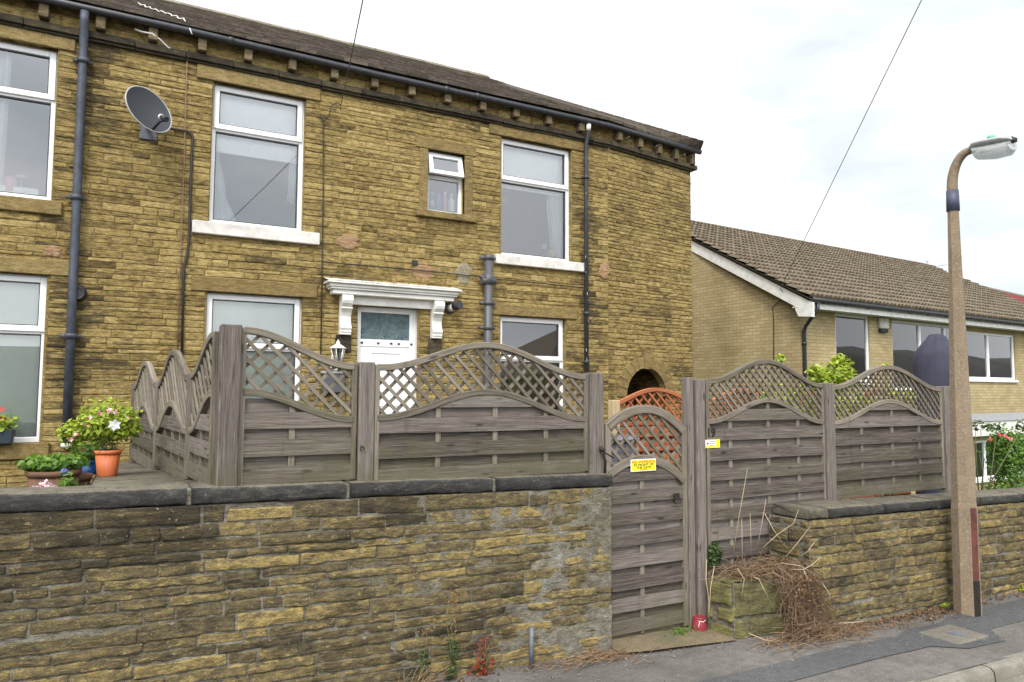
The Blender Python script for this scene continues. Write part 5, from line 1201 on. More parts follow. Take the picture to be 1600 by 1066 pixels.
for p, q_ in ((a, b), (b, d_), (d_, c_), (c_, a)): m.poly([Vector((p.x, p.y, -1.6)), Vector((q_.x, q_.y, -1.6)), q_, p], [(0, 0), (8, 0), (8, 5), (0, 5)])
m.build('wall', M['brick'], nb2)
m = MB(); m.tube([rr0+UP*.03, rr1+UP*.03], .1, 8); m.build('ridge_tile', M['ridge'], nb2)

# ------------------------------------------------------------------ houses across the road, mirrored in the panes
for k, (x0, y0, w, d_, hz, rz_) in enumerate(((17.6, -21, 14, 9, 2.6, 5.6),)):
    ob = thing('bungalow', ['hip roofed bungalow across the road, mirrored in the lower right window', 'hip roofed bungalow across the road to the left', 'hip roofed bungalow across the road to the far right'][k], 'house', (x0+w/2, y0+d_/2, -.4))
    m = MB()
    for a, b in (((x0, y0), (x0+w, y0)), ((x0+w, y0), (x0+w, y0+d_)), ((x0+w, y0+d_), (x0, y0+d_)), ((x0, y0+d_), (x0, y0))): m.poly([(*a, -2), (*b, -2), (*b, hz), (*a, hz)], [(0, 0), (w, 0), (w, 4), (0, 4)])
    m.build('wall', M['brick'], ob); m = MB(); e = .4; A, B, C_, D_ = (x0-e, y0-e, hz), (x0+w+e, y0-e, hz), (x0+w+e, y0+d_+e, hz), (x0-e, y0+d_+e, hz); r0, r1 = (x0+d_/2, y0+d_/2, rz_), (x0+w-d_/2, y0+d_/2, rz_)
    m.poly([A, B, r1, r0]); m.poly([C_, D_, r0, r1]); m.poly([B, C_, r1]); m.poly([D_, A, r0]); m.build('roof', M['pantile'], ob)
    for xx in (x0+1.5, x0+w/2-.9, x0+w-3.5):
        m = MB(); m.box(xx, y0+d_, .7, xx+1.8, y0+d_+.05, 2.0); f = m.build('window', M['pvc'], ob); m = MB(); m.box(xx+.08, y0+d_+.045, .78, xx+1.72, y0+d_+.06, 1.92); m.build('pane', M['pvc_grey'], f)

# ------------------------------------------------------------------ satellite dish, lantern, cables
dc = on_y(231, 173, 8.25); dsh = thing('satellite_dish', 'dark grey oval satellite dish on the stone wall', 'satellite dish', (dc.x, HY, dc.z))
aim = Vector((.50, -.80, .34)).normalized(); sx_ = aim.cross(UP).normalized()*-1; sy_ = aim.cross(sx_).normalized()
if sy_.z < 0: sy_ = -sy_
m = MB(); n = 36; rings = []
for r in (0, .25, .5, .75, .95, 1.0):
    rings.append([m.vert(dc + sx_*math.cos(2*math.pi*k/n)*.25*r + sy_*math.sin(2*math.pi*k/n)*.262*r + aim*(.055*r*r-.03)) for k in range(n)])
for a, b in zip(rings, rings[1:]):
    for k in range(n): k2 = (k+1) % n; m.face([a[k], b[k], b[k2], a[k2]], None, 0, True)
bk = [m.vert(m.v[i]-aim*.012) for i in rings[-1]]
dd_ = m.build('dish', M['dish'], dsh)
m = MB(); m.tube([dc + sx_*math.cos(2*math.pi*k/n)*.252 + sy_*math.sin(2*math.pi*k/n)*.264 + aim*.022 for k in range(n+1)], .008, 6, caps=False); m.build('rim', M['dish_rim'], dsh)
lo = dc - sy_*.24 + aim*.02; tip = on_y(260, 187, dc.y-.26)
m = MB(); m.tube([lo, lo+(tip-lo)*.5+UP*.03, tip], .013, 8); m.build('arm', M['dark'], dsh)
m = MB(); m.tube([tip, tip+(dc+sy_*.0-tip).normalized()*.08], [.028, .022], 12); ln = m.build('receiver', M['dark'], dsh)
m = MB(); p = tip+(dc-tip).normalized()*.085; m.tube([p, p+(dc-tip).normalized()*.02], .03, 12); m.build('cap', M['white_paint'], ln)
m = MB(); m.tube([dc-aim*.03, dc-aim*.1, Vector((dc.x+.02, HY, dc.z-.08))], .022, 8); m.obox((dc.x-.06, HY-.02, dc.z-.2), (.16, 0, 0), (0, .02, 0), (0, 0, .2)); m.build('bracket', M['steel'], dsh)
def cable(name, pts, r, mat, label, cat='cable', n=6):
    m = MB(); m.tube(pts, r, n); return tag(m.build(name, M[mat], None, loc=pts[0]), label, cat)
def hw(px, py, t=.03): return on_y(px, py, HY-t)
cable('wall_cable', [hw(262, 200, .1), hw(272, 202), hw(292, 205), hw(298, 208), hw(301, 214), hw(300, 230), hw(295, 380), hw(292, 400), hw(287, 420), hw(283, 600)], .014, 'cable_black', 'thick black cable bending down from the satellite dish')
cable('wall_cable', [hw(293, 78), hw(291, 130), hw(288, 250), hw(284, 350), hw(275, 600)], .006, 'cable_pink', 'thin brown cable hanging straight down between dish and tall upper window')
cable('wall_cable', [hw(533, 165, .05), hw(527, 160), hw(518, 166), hw(514, 180), hw(506, 189), hw(500, 183), hw(501, 180), hw(505, 190), hw(505, 300), hw(503, 430), hw(501, 560)], .007, 'cable_black', 'thin dark cable looping down beside the tall upper window')
cable('wall_cable', [hw(503, 409), hw(560, 414), hw(640, 421), hw(700, 427), hw(745, 432), hw(758, 434, .15), hw(772, 436, .04), hw(830, 441), hw(914, 450)], .007, 'cable_black', 'dark cable running across the wall above the door canopy')
hp = hw(531, 172, .08)
d1 = ray(567, 0); w1 = EYEP + d1*(4.6/d1.y); cable('telephone_wire', [hp, hp+(w1-hp)*.5-UP*.02, w1, hp+(w1-hp)*2.2], .0045, 'cable_black', 'overhead wire rising from the house front above the eaves', 'wire', 5)
b0_ = br; d2 = ray(1440, 0); w2 = EYEP + d2*(5.5/d2.y); cable('telephone_wire', [b0_, b0_+(w2-b0_)*.5-UP*.0, w2, b0_+(w2-b0_)*1.8], .006, 'grey_pipe', 'overhead wire crossing the sky to the gable of the brick house', 'wire', 5)
a, b = on_p(216, 0, (0, 10.2), 0), on_y(297, 46, 8.40)
P = []
for i in range(41):
    f = i/40; p = a+(b-a)*f; p.z = 5.885+(p.y-8.42)*.523+.045 if p.y > 8.5 else p.z; P.append(p + Vector((.012*math.sin(f*60), 0, .010*math.cos(f*50))))
cable('roof_cable', P + [b+Vector((0.02, -.02, -.06))], .007, 'cable_white', 'twisted white cable lying down the slates to the gutter')
cable('wall_cable', [on_y(211, 46, 8.53), on_y(222, 50, 8.5), on_y(238, 53, 8.48), on_y(250, 62, 8.5), on_y(262, 74, 8.53), on_y(275, 80, 8.56)], .010, 'cable_white', 'loose pale cable drooping under the gutter between two corbels')
# wall lantern
q = on_y(528, 552, 8.42); lt = thing('wall_lantern', 'small white carriage lantern beside the front door', 'lantern', (q.x, 8.42, q.z))
def hexring(m, c, r): return [m.vert(c + Vector((math.cos(2*math.pi*k/6)*r, math.sin(2*math.pi*k/6)*r, 0))) for k in range(6)]
def hexstack(secs, mat, name):
    m = MB(); pr = None
    for z, r in secs:
        rg = hexring(m, q+UP*z, r)
        if pr:
            for k in range(6): m.face([pr[k], pr[(k+1) % 6], rg[(k+1) % 6], rg[k]])
        pr = rg
    return m.build(name, M[mat], lt)
hexstack([(-.10, .045), (.055, .082)], 'lens', 'glazing'); hexstack([(.055, .098), (.062, .10), (.09, .055), (.115, .02), (.12, .026), (.135, .018), (.16, .004)], 'white_paint', 'roof'); hexstack([(-.13, .02), (-.115, .05), (-.10, .052)], 'white_paint', 'base')
m = MB()
for k in range(6): a = 2*math.pi*k/6; m.tube([q+Vector((math.cos(a)*.046, math.sin(a)*.046, -.10)), q+Vector((math.cos(a)*.083, math.sin(a)*.083, .055))], .006, 4)
m.build('frame', M['white_paint'], lt)
m = MB(); m.tube([q-UP*.12, q-UP*.17+Vector((0, .06, 0)), Vector((q.x, HY, q.z-.12))], .012, 6); m.obox((q.x-.04, HY-.03, q.z-.2), (.08, 0, 0), (0, .03, 0), (0, 0, .18)); m.build('bracket', M['white_paint'], lt)
q = on_y(519, 597, HY); m = MB(); m.box(q.x-.13, HY-.09, q.z-.13, q.x+.13, HY-.005, q.z+.10); lb = m.build('letter_box', M['grey_pipe'], None, .012, loc=(q.x, HY, q.z)); tag(lb, 'grey wall box behind the trellis of the half width panel', 'box')
m = MB(); m.box(q.x-.15, HY-.10, q.z+.102, q.x+.15, HY-.004, q.z+.125); m.build('lid', M['dish_rim'], lb)

# ------------------------------------------------------------------ blinds, curtains and things on the window ledges
def blind(key, zlow, mat, label, ext=0):
    x0, x1, z0, z1 = OP[key]; m = MB(); m.box(x0+.02, FY+.10, zlow, x1-.02, FY+.108, z1); m.tube([(x0+.02, FY+.104, zlow), (x1-.02, FY+.104, zlow)], .012, 8)
    return tag(m.build('roller_blind', M[mat], None, loc=((x0+x1)/2, FY+.1, z1)), label, 'blind')
blind('w2', on_y(400, 246, FY+.1).z, 'blind_white', 'white roller blind half lowered in the tall upper window right of the dish')
blind('w3', on_y(833, 300, FY+.1).z, 'blind_white', 'white roller blind half lowered in the upper window over the soil pipe')
blind('l1', OP['l1'][2]+.05, 'blind_green', 'pale green blind fully drawn in the lower left window'); blind('l2', OP['l2'][2]+.05, 'blind_green', 'pale green blind fully drawn in the window behind the tall corner post')
def curtain(key, pts, label, mat='net', y=FY+.125, waves=5, amp=.03):
    """pts: list of (z, xa, xb) from top to bottom"""
    m = MB(); n = 30; rows = []
    for i in range(25):
        f = i/24*(len(pts)-1); k = min(int(f), len(pts)-2); g = f-k; g = g*g*(3-2*g)
        z = pts[k][0]+(pts[k+1][0]-pts[k][0])*(f-k); xa = pts[k][1]+(pts[k+1][1]-pts[k][1])*g; xb = pts[k][2]+(pts[k+1][2]-pts[k][2])*g
        rows.append([m.vert((xa+(xb-xa)*j/n, y+amp*math.sin(j/n*waves*2*math.pi+i*.05)+amp*.4*noise.noise((j*.4, i*.3, 2)), z), (.5+.5*math.sin(j*1.3), 0, 0)) for j in range(n+1)])
    for a, b in zip(rows, rows[1:]):
        for j in range(n): m.face([a[j], a[j+1], b[j+1], b[j]], None, 0, True)
    return tag(m.build('curtain', M[mat], None, loc=(pts[0][1], y, pts[0][0])), label, 'curtain')
def wx(px, py): return on_y(px, py, FY+.16)
a = OP['w2']; zt2 = a[3]-.05
curtain('w2', [(zt2, a[0]+.03, wx(344, 200).x), (wx(340, 240).z, a[0]+.03, wx(342, 240).x), (wx(340, 300).z, a[0]+.03, wx(352, 300).x), (a[2]+.03, a[0]+.02, wx(371, 345).x)], 'white net curtain swept to the left side of the tall upper window')
curtain('w2', [(zt2, wx(452, 220).x, wx(462, 220).x), (wx(455, 320).z, wx(449, 320).x, wx(459, 320).x), (a[2]+.5, wx(447, 340).x, wx(458, 340).x)], 'narrow white net curtain at the right side of the tall upper window', waves=2)
a = OP['w3']
curtain('w3', [(a[3]-.05, wx(868, 240).x, a[1]-.06), (wx(860, 320).z, wx(853, 320).x, a[1]-.06), (wx(860, 380).z, wx(858, 380).x, a[1]-.06), (a[2]+.03, wx(868, 405).x, a[1]-.07)], 'grey white curtain at the right side of the upper window over the soil pipe', waves=4)
a = OP['w1']
curtain('w1', [(a[3]-.05, a[0], wx(20, 80).x), (4.6, a[0], wx(12, 200).x), (a[2]+.05, a[0], wx(4, 290).x)], 'pale lilac curtain at the left of the upper left window', mat='net')
q = on_y(785, 312, FY+.7); m = MB(); m.lathe([(.02, .05), (.12, .03), (.15, -.02), (.13, -.05), (.03, -.07)], (q.x-.05, q.y, q.z), 20); tag(m.build('pendant_light', M['white_paint'], None, loc=q), 'white round lamp shade inside the upper window over the soil pipe', 'light')
def toy(px, py, s, mats, label):
    q = on_y(px, py, FY+.2); T = thing('soft_toy', label, 'soft toy', q)
    m = MB(); m.lathe([(.02, -.0), (.62*s, .05*s), (.72*s, .5*s), (.6*s, 1.0*s), (.3*s, 1.25*s), (.05, 1.3*s)], q, 16); m.build('body', M[mats[0]], T)
    m = MB(); c = q+Vector((.02, 0, 1.7*s)); m.lathe([(.02, -.55*s), (.42*s, -.4*s), (.56*s, 0), (.42*s, .38*s), (.02, .55*s)], c, 16); m.build('head', M[mats[1]], T)
    for e in (-1, 1): m = MB(); cc = c+Vector((e*.42*s, 0, .42*s)); m.lathe([(.01, -.16*s), (.2*s, -.05*s), (.18*s, .1*s), (.01, .18*s)], cc, 10); m.build('ear', M[mats[1]], T)
toy(861, 403, .10, ('pale_wood', 'pale_wood'), 'orange tan soft toy on the window ledge of the upper right window'); toy(848, 402, .085, ('dish', 'dish_rim'), 'blue grey soft toy with pale head beside the tan one'); toy(874, 406, .06, ('grey_pipe', 'grey_pipe'), 'small dark soft toy at the right corner of the upper window')
def bottle(px, py, h, r, mat, cap, label):
    q = on_y(px, py, FY+.13); m = MB(); m.lathe([(r*.8, 0), (r, .02*h), (r, .6*h), (r*.6, .74*h), (r*.4, .78*h)], q, 14); b = m.build('bottle', M[mat], None, loc=q); tag(b, label, 'bottle', 'bottles on the small window ledge')
    m = MB(); m.lathe([(r*.45, .78*h), (r*.45, .97*h), (r*.25, h)], q, 12); m.build('cap', M[cap], b)
zz = OP['ws'][2]
bottle(675, 328, .24, .04, 'lens', 'felt', 'clear bottle at the left of the small window ledge'); bottle(685, 329, .30, .038, 'petal_blue', 'rust_red', 'blue bottle with red top on the small window ledge'); bottle(695, 330, .27, .03, 'petal_pink', 'sign_white', 'pink bottle on the small window ledge'); bottle(705, 331, .25, .045, 'white_paint', 'white_paint', 'fat white bottle at the right of the small window ledge')
q = on_y(20, 306, FY+.13); m = MB(); m.box(q.x-.3, q.y, OP['w1'][2]+.05, q.x+.22, q.y+.12, OP['w1'][2]+.16); tag(m.build('box', M['white_paint'], None, .01, loc=q), 'white box on the ledge of the upper left window', 'box')
q = on_y(16, 290, FY+.18); m = MB(); m.lathe([(.03, -.09), (.06, -.06), (.065, .05), (.045, .085), (.01, .10)], q, 16); tag(m.build('candle_jar', M['petal_pink'], None, loc=q), 'pink rounded jar standing on the white box', 'jar')
q = on_y(33, 280, FY+.22); m = MB(); m.lathe([(.07, 0), (.055, .03), (.01, .05)], q, 16); m.tube([q-UP*.17, q], .008, 6); m.lathe([(.04, -.17), (.035, -.15)], q, 12); tag(m.build('small_lamp', M['dish_rim'], None, loc=q), 'tiny lamp with pale shade beside the pink jar', 'lamp')
# ------------------------------------------------------------------ plants in pots on the left
def foliage(mb, c, rx_, ry_, rz_, n, size, shell=.6, wid=.7):
    for k in range(n):
        while True:
            p = Vector((random.uniform(-1, 1), random.uniform(-1, 1), random.uniform(-1, 1)))
            if p.length < 1 and p.length > random.random()*shell: break
        f = 1+.35*noise.noise(p*2.2+Vector(c))
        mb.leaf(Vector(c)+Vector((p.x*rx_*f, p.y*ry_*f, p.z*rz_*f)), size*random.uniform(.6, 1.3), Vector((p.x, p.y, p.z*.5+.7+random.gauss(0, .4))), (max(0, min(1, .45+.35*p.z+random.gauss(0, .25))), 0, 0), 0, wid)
def flower(mb, p, r, n=5, mats=(0, 0)):
    ax = Vector((random.gauss(0, .5), -1+random.gauss(0, .4), .5+random.gauss(0, .4))).normalized(); u = ax.orthogonal().normalized(); v = ax.cross(u); o = random.random()*6
    for k in range(n):
        a = o+2*math.pi*k/n; d = u*math.cos(a)+v*math.sin(a); w = ax.cross(d); c = (random.random(), 0, 0)
        i = [mb.vert(q, c) for q in (p, p+d*r*.6+w*r*.38+ax*r*.1, p+d*r+ax*r*.15, p+d*r*.6-w*r*.38+ax*r*.1)]; mb.face(i, None, mats[k % len(mats)])
def pot(T, c, r, h, mat, flute=0.0, rimh=.035, name='pot'):
    m = MB(); m.lathe([(r*.72, 0), (r*.76, .01), (r*.95, h-rimh), (r*.95, h-rimh)], c, 36, flute=flute); b = m.build(name, M[mat], T)
    m = MB(); m.lathe([(r*1.0, h-rimh), (r*1.06, h-rimh*.6), (r*1.06, h), (r*.97, h), (r*.93, h-.03)], c, 36); m.build('rim', M[mat], b)
    m = MB(); m.lathe([(r*.93, h-.035), (r*.2, h-.02)], c, 20); m.build('soil', M['soil'], b)
py0 = 6.05; pc = on_y(167.5, 737, py0); pc.z = rtz(py0)+.002; pr = (on_y(190, 706, py0).x-on_y(145, 706, py0).x)*.46; ph = on_y(167, 703, py0).z-pc.z
T = thing('potted_plant', 'ribbed orange pot of bright green geraniums with pink flowers on the low return wall', 'potted plant', pc)
pot(T, pc, pr, ph, 'terracotta', .03, .03)
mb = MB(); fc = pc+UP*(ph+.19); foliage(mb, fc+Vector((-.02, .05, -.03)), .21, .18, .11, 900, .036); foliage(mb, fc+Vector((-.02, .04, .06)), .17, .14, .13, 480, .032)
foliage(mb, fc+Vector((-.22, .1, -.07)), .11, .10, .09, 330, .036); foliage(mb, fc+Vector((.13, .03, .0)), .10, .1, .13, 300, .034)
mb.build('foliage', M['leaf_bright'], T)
mb = MB()
for px, py in ((150, 645), (158, 648), (168, 641), (176, 640), (183, 646), (188, 650), (196, 652), (200, 658), (120, 683), (112, 688), (135, 660), (163, 652), (145, 650), (153, 660), (205, 660), (195, 647)):
    p = on_y(px, py, py0+random.uniform(-.15, .15))
    for _ in range(1): flower(mb, p+Vector((random.gauss(0, .012), -.05, random.gauss(0, .012))), random.uniform(.014, .021), 5, (0, 0, 1, 0, 2))
mb.build('flower', [M['petal_pink'], M['petal_red'], M['petal_white']], T)
mb = MB(); p = on_y(179, 664, py0-.25)
for k in range(6): a = k*math.pi/3+.4; d = Vector((math.cos(a), -.1, math.sin(a))); w = Vector((-math.sin(a), 0, math.cos(a))); i = [mb.vert(x, (.6, 0, 0)) for x in (p, p+d*.024+w*.014, p+d*.046+Vector((0, -.012*(k%2), 0)), p+d*.024-w*.014)]; mb.face(i)
mb.build('white_bloom', M['petal_white'], T)
mb = MB()
for k in range(26): a = pc+Vector((random.gauss(0, .05), random.gauss(0, .05), ph-.03)); b = fc+Vector((random.uniform(-.16, .16), random.uniform(-.1, .1), random.uniform(-.08, .14))); mb.tube([a, (a+b)/2+Vector((random.gauss(0, .03), 0, .02)), b], .003, 4)
mb.build('stem', M['stem'], T)
# small blue pot behind
q = on_y(141, 733, 6.45); q.z = rtz(6.45); T = thing('potted_plant', 'small glossy blue pot behind the orange pot', 'potted plant', q); pot(T, q, .07, .11, 'blue_pot', 0, .02)
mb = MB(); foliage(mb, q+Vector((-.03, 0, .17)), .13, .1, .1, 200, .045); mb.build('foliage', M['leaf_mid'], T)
# brown pot with strawberry leaves
q = on_y(84, 745, 5.75); zz = on_y(80, 734, 5.75).z; q.z = .925; T = thing('potted_plant', 'brown clay pot of strawberry leaves by the foot of the blue downpipe', 'potted plant', q); hb = zz-q.z
pot(T, q, .155, hb, 'brown_pot', 0, .04)
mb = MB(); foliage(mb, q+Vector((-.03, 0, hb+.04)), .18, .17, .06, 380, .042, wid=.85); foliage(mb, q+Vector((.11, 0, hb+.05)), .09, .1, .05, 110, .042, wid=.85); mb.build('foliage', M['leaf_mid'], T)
q2 = on_y(112, 752, 5.95); zz2 = on_y(108, 742, 5.95).z; q2.z = .925; T = thing('potted_plant', 'reddish clay pot half hidden between the strawberry pot and the return wall', 'potted plant', q2); pot(T, q2, .12, zz2-.925, 'brown_pot', 0, .04)
mb = MB(); foliage(mb, q2+Vector((-.02, .05, zz2-.925+.06)), .08, .1, .06, 90, .045); mb.build('foliage', M['leaf_bright'], T)
# spike plant with blue head, star flowers
q = on_z(105, 764, 1.36) if False else on_y(104, 765, 4.85); q.z = .92; T = thing('garden_plant', 'tufted green plant with a small blue flower head behind the coping', 'plant', q)
mb = MB(); zt_ = on_y(104, 735, 4.85).z
for k in range(60): b = q+Vector((random.gauss(0, .035), random.gauss(0, .03), random.uniform(.25, zt_-.92-.03))); mb.tube([q+Vector((random.gauss(0, .02), 0, 0)), (q+b)/2+Vector((random.gauss(0, .015), 0, 0)), b], [.006, .007, .001], 4, (random.random(), 0, 0))
foliage(mb, q+UP*.38, .045, .04, .12, 140, .05, wid=.3); mb.build('foliage', M['leaf_mid'], T)
mb = MB(); 
for k in range(14): flower(mb, on_y(98+random.random()*8, 735+random.random()*6, 4.85), .014, 5)
mb.build('flower', M['petal_blue'], T)
q = on_y(66, 768, 4.8); q.z = .92; T = thing('garden_plant', 'pink and white star flowers peeping over the dark coping', 'plant', q)
mb = MB(); sm = MB(); lf = MB()
for px, py in ((42, 764), (52, 762), (56, 764), (60, 761), (68, 757), (72, 752), (73, 759), (76, 763), (82, 762), (86, 760), (64, 756), (50, 766), (78, 756), (84, 764)):
    p = on_y(px, py, 4.8+random.uniform(-.05, .05)); flower(mb, p, .014, 5, (0, 1)); sm.tube([p, Vector((p.x, p.y+.02, 1.1)), q+Vector((random.gauss(0, .03), 0, .02))], .0025, 4)
foliage(lf, q+UP*.28, .16, .06, .10, 120, .05); mb.build('flower', [M['petal_pink'], M['petal_white']], T); sm.build('stem', M['stem'], T); lf.build('foliage', M['leaf_mid'], T)
# trough on the sill of the lower left window
q = on_y(2, 692, 8.52); T = thing('window_trough', 'blue black plastic trough with a small plant on the lower left sill', 'planter', (q.x, 8.5, 1.345))
m = MB(); xb = on_y(19, 690, 8.5).x; xt = on_y(23, 672, 8.5).x; zt_ = on_y(10, 673, 8.5).z
lo = [m.vert(p) for p in ((xb-.5, 8.45, 1.348), (xb, 8.45, 1.348), (xb, 8.60, 1.348), (xb-.5, 8.60, 1.348))]; hi = [m.vert(p) for p in ((xb-.53, 8.43, zt_), (xt, 8.43, zt_), (xt, 8.62, zt_), (xb-.53, 8.62, zt_))]
for i in range(4): j = (i+1) % 4; m.face([lo[i], lo[j], hi[j], hi[i]])
m.face(list(reversed(lo))); m.build('trough', M['dark_pot'], T, bevel=.01)
m = MB(); m.box(xb-.5, 8.45, zt_-.03, xt-.02, 8.6, zt_-.012); m.build('soil', M['soil'], T)
mb = MB(); foliage(mb, (xb-.15, 8.5, zt_+.06), .2, .08, .12, 200, .055); mb.build('foliage', M['leaf_bright'], T)
mb = MB()
for px, py in ((2, 640), (5, 655), (3, 652), (8, 658)): flower(mb, on_y(px, py, 8.5), .03)
mb.build('flower', M['petal_red'], T)

# ------------------------------------------------------------------ dark fabric cover in the yard
q = on_y(1470, 600, 5.4); T = thing('garden_cover', 'navy fabric cover draped over a tall garden item behind the last fence panel', 'cover', (q.x, 5.4, .3))
zt_ = on_y(1478, 524, 5.4).z; xl = on_y(1443, 590, 5.4).x; xc = on_y(1466, 590, 5.4).x; m = MB(); n = 40; rings = []
Rb = xc-xl
for z, f in ((.32, 1.0), (1.2, 1.02), (zt_-.42, 1.0), (zt_-.30, .98), (zt_-.22, .86), (zt_-.13, .62), (zt_-.06, .42), (zt_-.01, .3), (zt_, .12)):
    rings.append([m.vert((xc+Rb*f*math.cos(2*math.pi*k/n)*(1+.07*noise.noise((k*.55, z*1.4, 1))), 5.4+Rb*.9*f*math.sin(2*math.pi*k/n)*(1+.10*noise.noise((k*.8, z*1.1, 5))), z+.01*math.sin(k*1.1))) for k in range(n)])
for a, b in zip(rings, rings[1:]):
    for k in range(n): m.face([a[k], a[(k+1) % n], b[(k+1) % n], b[k]], None, 0, True)
m.face(rings[-1]); m.build('fabric', M['navy'], T)
# shrubs
def shrub(label, px, pz_list, Y, base, mat='leaf_mid', name='shrub', size=.06, stems=9, grp=None, extra=None):
    b = on_y(px, 600, Y); b.z = base; T = thing(name, label, 'shrub', b, grp); lf = MB(); st_ = MB()
    for (cx, cy, rx_, rz_, n) in pz_list:
        c = on_y(cx, cy, Y); foliage(lf, c, rx_, rx_*.8, rz_, n, size, .3, .55)
        for k in range(max(1, stems//len(pz_list))): e = c+Vector((random.gauss(0, rx_*.5), random.gauss(0, rx_*.4), random.uniform(-rz_, rz_*.8))); st_.tube([b+Vector((random.gauss(0, .05), random.gauss(0, .05), 0)), (b+e)/2+Vector((random.gauss(0, .05), 0, .1)), e], [.009, .006, .003], 5)
    lf.build('foliage', M[mat], T); st_.build('stem', M['stem'], T)
    if extra:
        fl = MB()
        for cx, cy in extra: flower(fl, on_y(cx, cy, Y-.12), .03, 6, (0, 1)); flower(fl, on_y(cx+1, cy+1, Y-.13), .022, 6, (0, 0))
        fl.build('flower', [M['petal_red'], M['petal_pink']], T)
    return T
shrub('bright green shrub rising above the dip between two right hand trellis panels', 1300, [(1285, 592, .16, .16, 260), (1310, 588, .18, .22, 300), (1313, 570, .09, .12, 90), (1270, 582, .08, .09, 60), (1330, 596, .12, .09, 120), (1305, 640, .4, .22, 380)], 5.3, .3, 'leaf_bright', size=.075)
shrub('loose green shrub glimpsed through the numbered panel trellis', 1225, [(1225, 625, .35, .25, 260), (1219, 560, .05, .05, 24), (1240, 640, .3, .2, 180)], 5.6, .3, 'leaf_bright', size=.065)
shrub('green shrub glimpsed through the trellis beside the lamp post', 1380, [(1345, 640, .3, .2, 220), (1400, 630, .3, .22, 220), (1384, 572, .06, .06, 20)], 5.5, .3, 'leaf_bright', size=.07)
shrub('rose bush with red blooms behind the right hand wall', 1575, [(1573, 715, .26, .30, 900), (1562, 690, .16, .18, 420), (1592, 700, .2, .28, 520), (1585, 752, .3, .13, 420), (1560, 762, .22, .06, 160)], 4.75, .55, 'leaf_mid', 'rose_bush', .05, 12, None, [(1547, 686), (1566, 680), (1571, 682), (1578, 686), (1561, 679)])
T = shrub('straggly leafy sprays of the rose at the lamp post edge', 1530, [(1527, 664, .07, .07, 36), (1541, 666, .09, .05, 34), (1534, 706, .12, .03, 24), (1595, 664, .07, .08, 34), (1560, 665, .08, .05, 30)], 4.65, .55, 'leaf_dark', 'rose_bush', .045)
# ivy and grass by the gate post
q = on_y(1116, 868, FNY-.06); mb = MB(); foliage(mb, q+UP*.0, .085, .03, .10, 260, .032); ob = mb.build('ivy', M['leaf_dark'], None, loc=q); tag(ob, 'small dark green ivy clump at the foot of the numbered panel', 'ivy')
def tuft(label, c, n, h, mat='leaf_mid', spread=.06):
    mb = MB(); c = Vector(c)
    for k in range(n):
        a = c+Vector((random.gauss(0, spread), random.gauss(0, spread*.6), 0)); b = a+Vector((random.gauss(0, h*.4), random.gauss(0, h*.4), h*random.uniform(.4, 1)))
        mb.tube([a, (a+b)/2+UP*h*.1, b], [.0025, .002, .0006], 3, (random.random(), 0, 0))
    foliage(mb, c+UP*h*.35, spread*1.3, spread, h*.4, n, .022)
    return tag(mb.build('weed', M[mat], None, loc=c), label, 'weed')
tuft('small green weed at the foot of the gate beside the red tub', (X(1062, 980, 4.40), 4.40, gz(4)+.02), 60, .06)
c = on_z(1590, 922, -.12); tuft('bright green moss tuft at the wall foot right of the lamp post', (c.x, 4.0, gz(c.x)+.02), 90, .05, 'leaf_bright', .08)
c = on_z(1486, 934, -.09); tuft('tiny bright weed left of the lamp post foot', (c.x, 3.99, gz(c.x)+.02), 50, .05, 'leaf_bright', .04)
c = on_z(1435, 940, -.08); tuft('tiny green weed in the wall foot between creeper and lamp post', (c.x, 4.0, gz(c.x)+.02), 30, .04, 'leaf_bright', .025)
# weeds against the left wall
def weed(px, ybase, ytop, label, top_mat, low_mat, lean=0.0, n=90, dens=.5):
    Y = WY-.06; b = on_y(px, ybase, Y); b.z = gz(b.x)+.01; t = on_y(px+lean, ytop, Y); T = thing('weed', label, 'weed', b); s = MB(); lo = MB(); hi = MB()
    H_ = t.z-b.z
    for k in range(3):
        j = Vector((random.gauss(0, .012), random.gauss(0, .01), 0)); e_ = t+j*2.5-UP*random.uniform(0, .25)*H_; s.tube([b+j, b+(e_-b)*.35+Vector((random.gauss(0, .012), -.01, 0)), b+(e_-b)*.7+Vector((random.gauss(0, .014), -.01, 0)), e_], [.004, .0035, .0028, .0012], 5)
    H = t.z-b.z
    for k in range(n):
        f = random.random(); p = b+(t-b)*f+Vector((random.gauss(0, .022), random.gauss(0, .015), 0))
        (lo if f < dens else hi).leaf(p, random.uniform(.02, .045) if f < dens else random.uniform(.012, .028), None, None, 0, .5 if f < dens else .3)
    s.build('stem', M['stem'], T); lo.build('foliage', M[low_mat], T)
    if hi.v: hi.build('seed_head', M[top_mat], T)
weed(706, 1050, 920, 'tall weed with pale dry seed head against the left wall', 'leaf_dry', 'leaf_dark', 3, 260, .45)
weed(660, 1060, 978, 'shorter green weed with curled tip against the left wall', 'leaf_dry', 'leaf_dark', 4, 110, .6)
weed(748, 1044, 1000, 'small red leaved weed against the left wall', 'leaf_red', 'leaf_red', 4, 90, .5); weed(757, 1040, 994, 'slender red weed shoot beside the small red weed', 'leaf_red', 'leaf_red', 3, 50, .5)
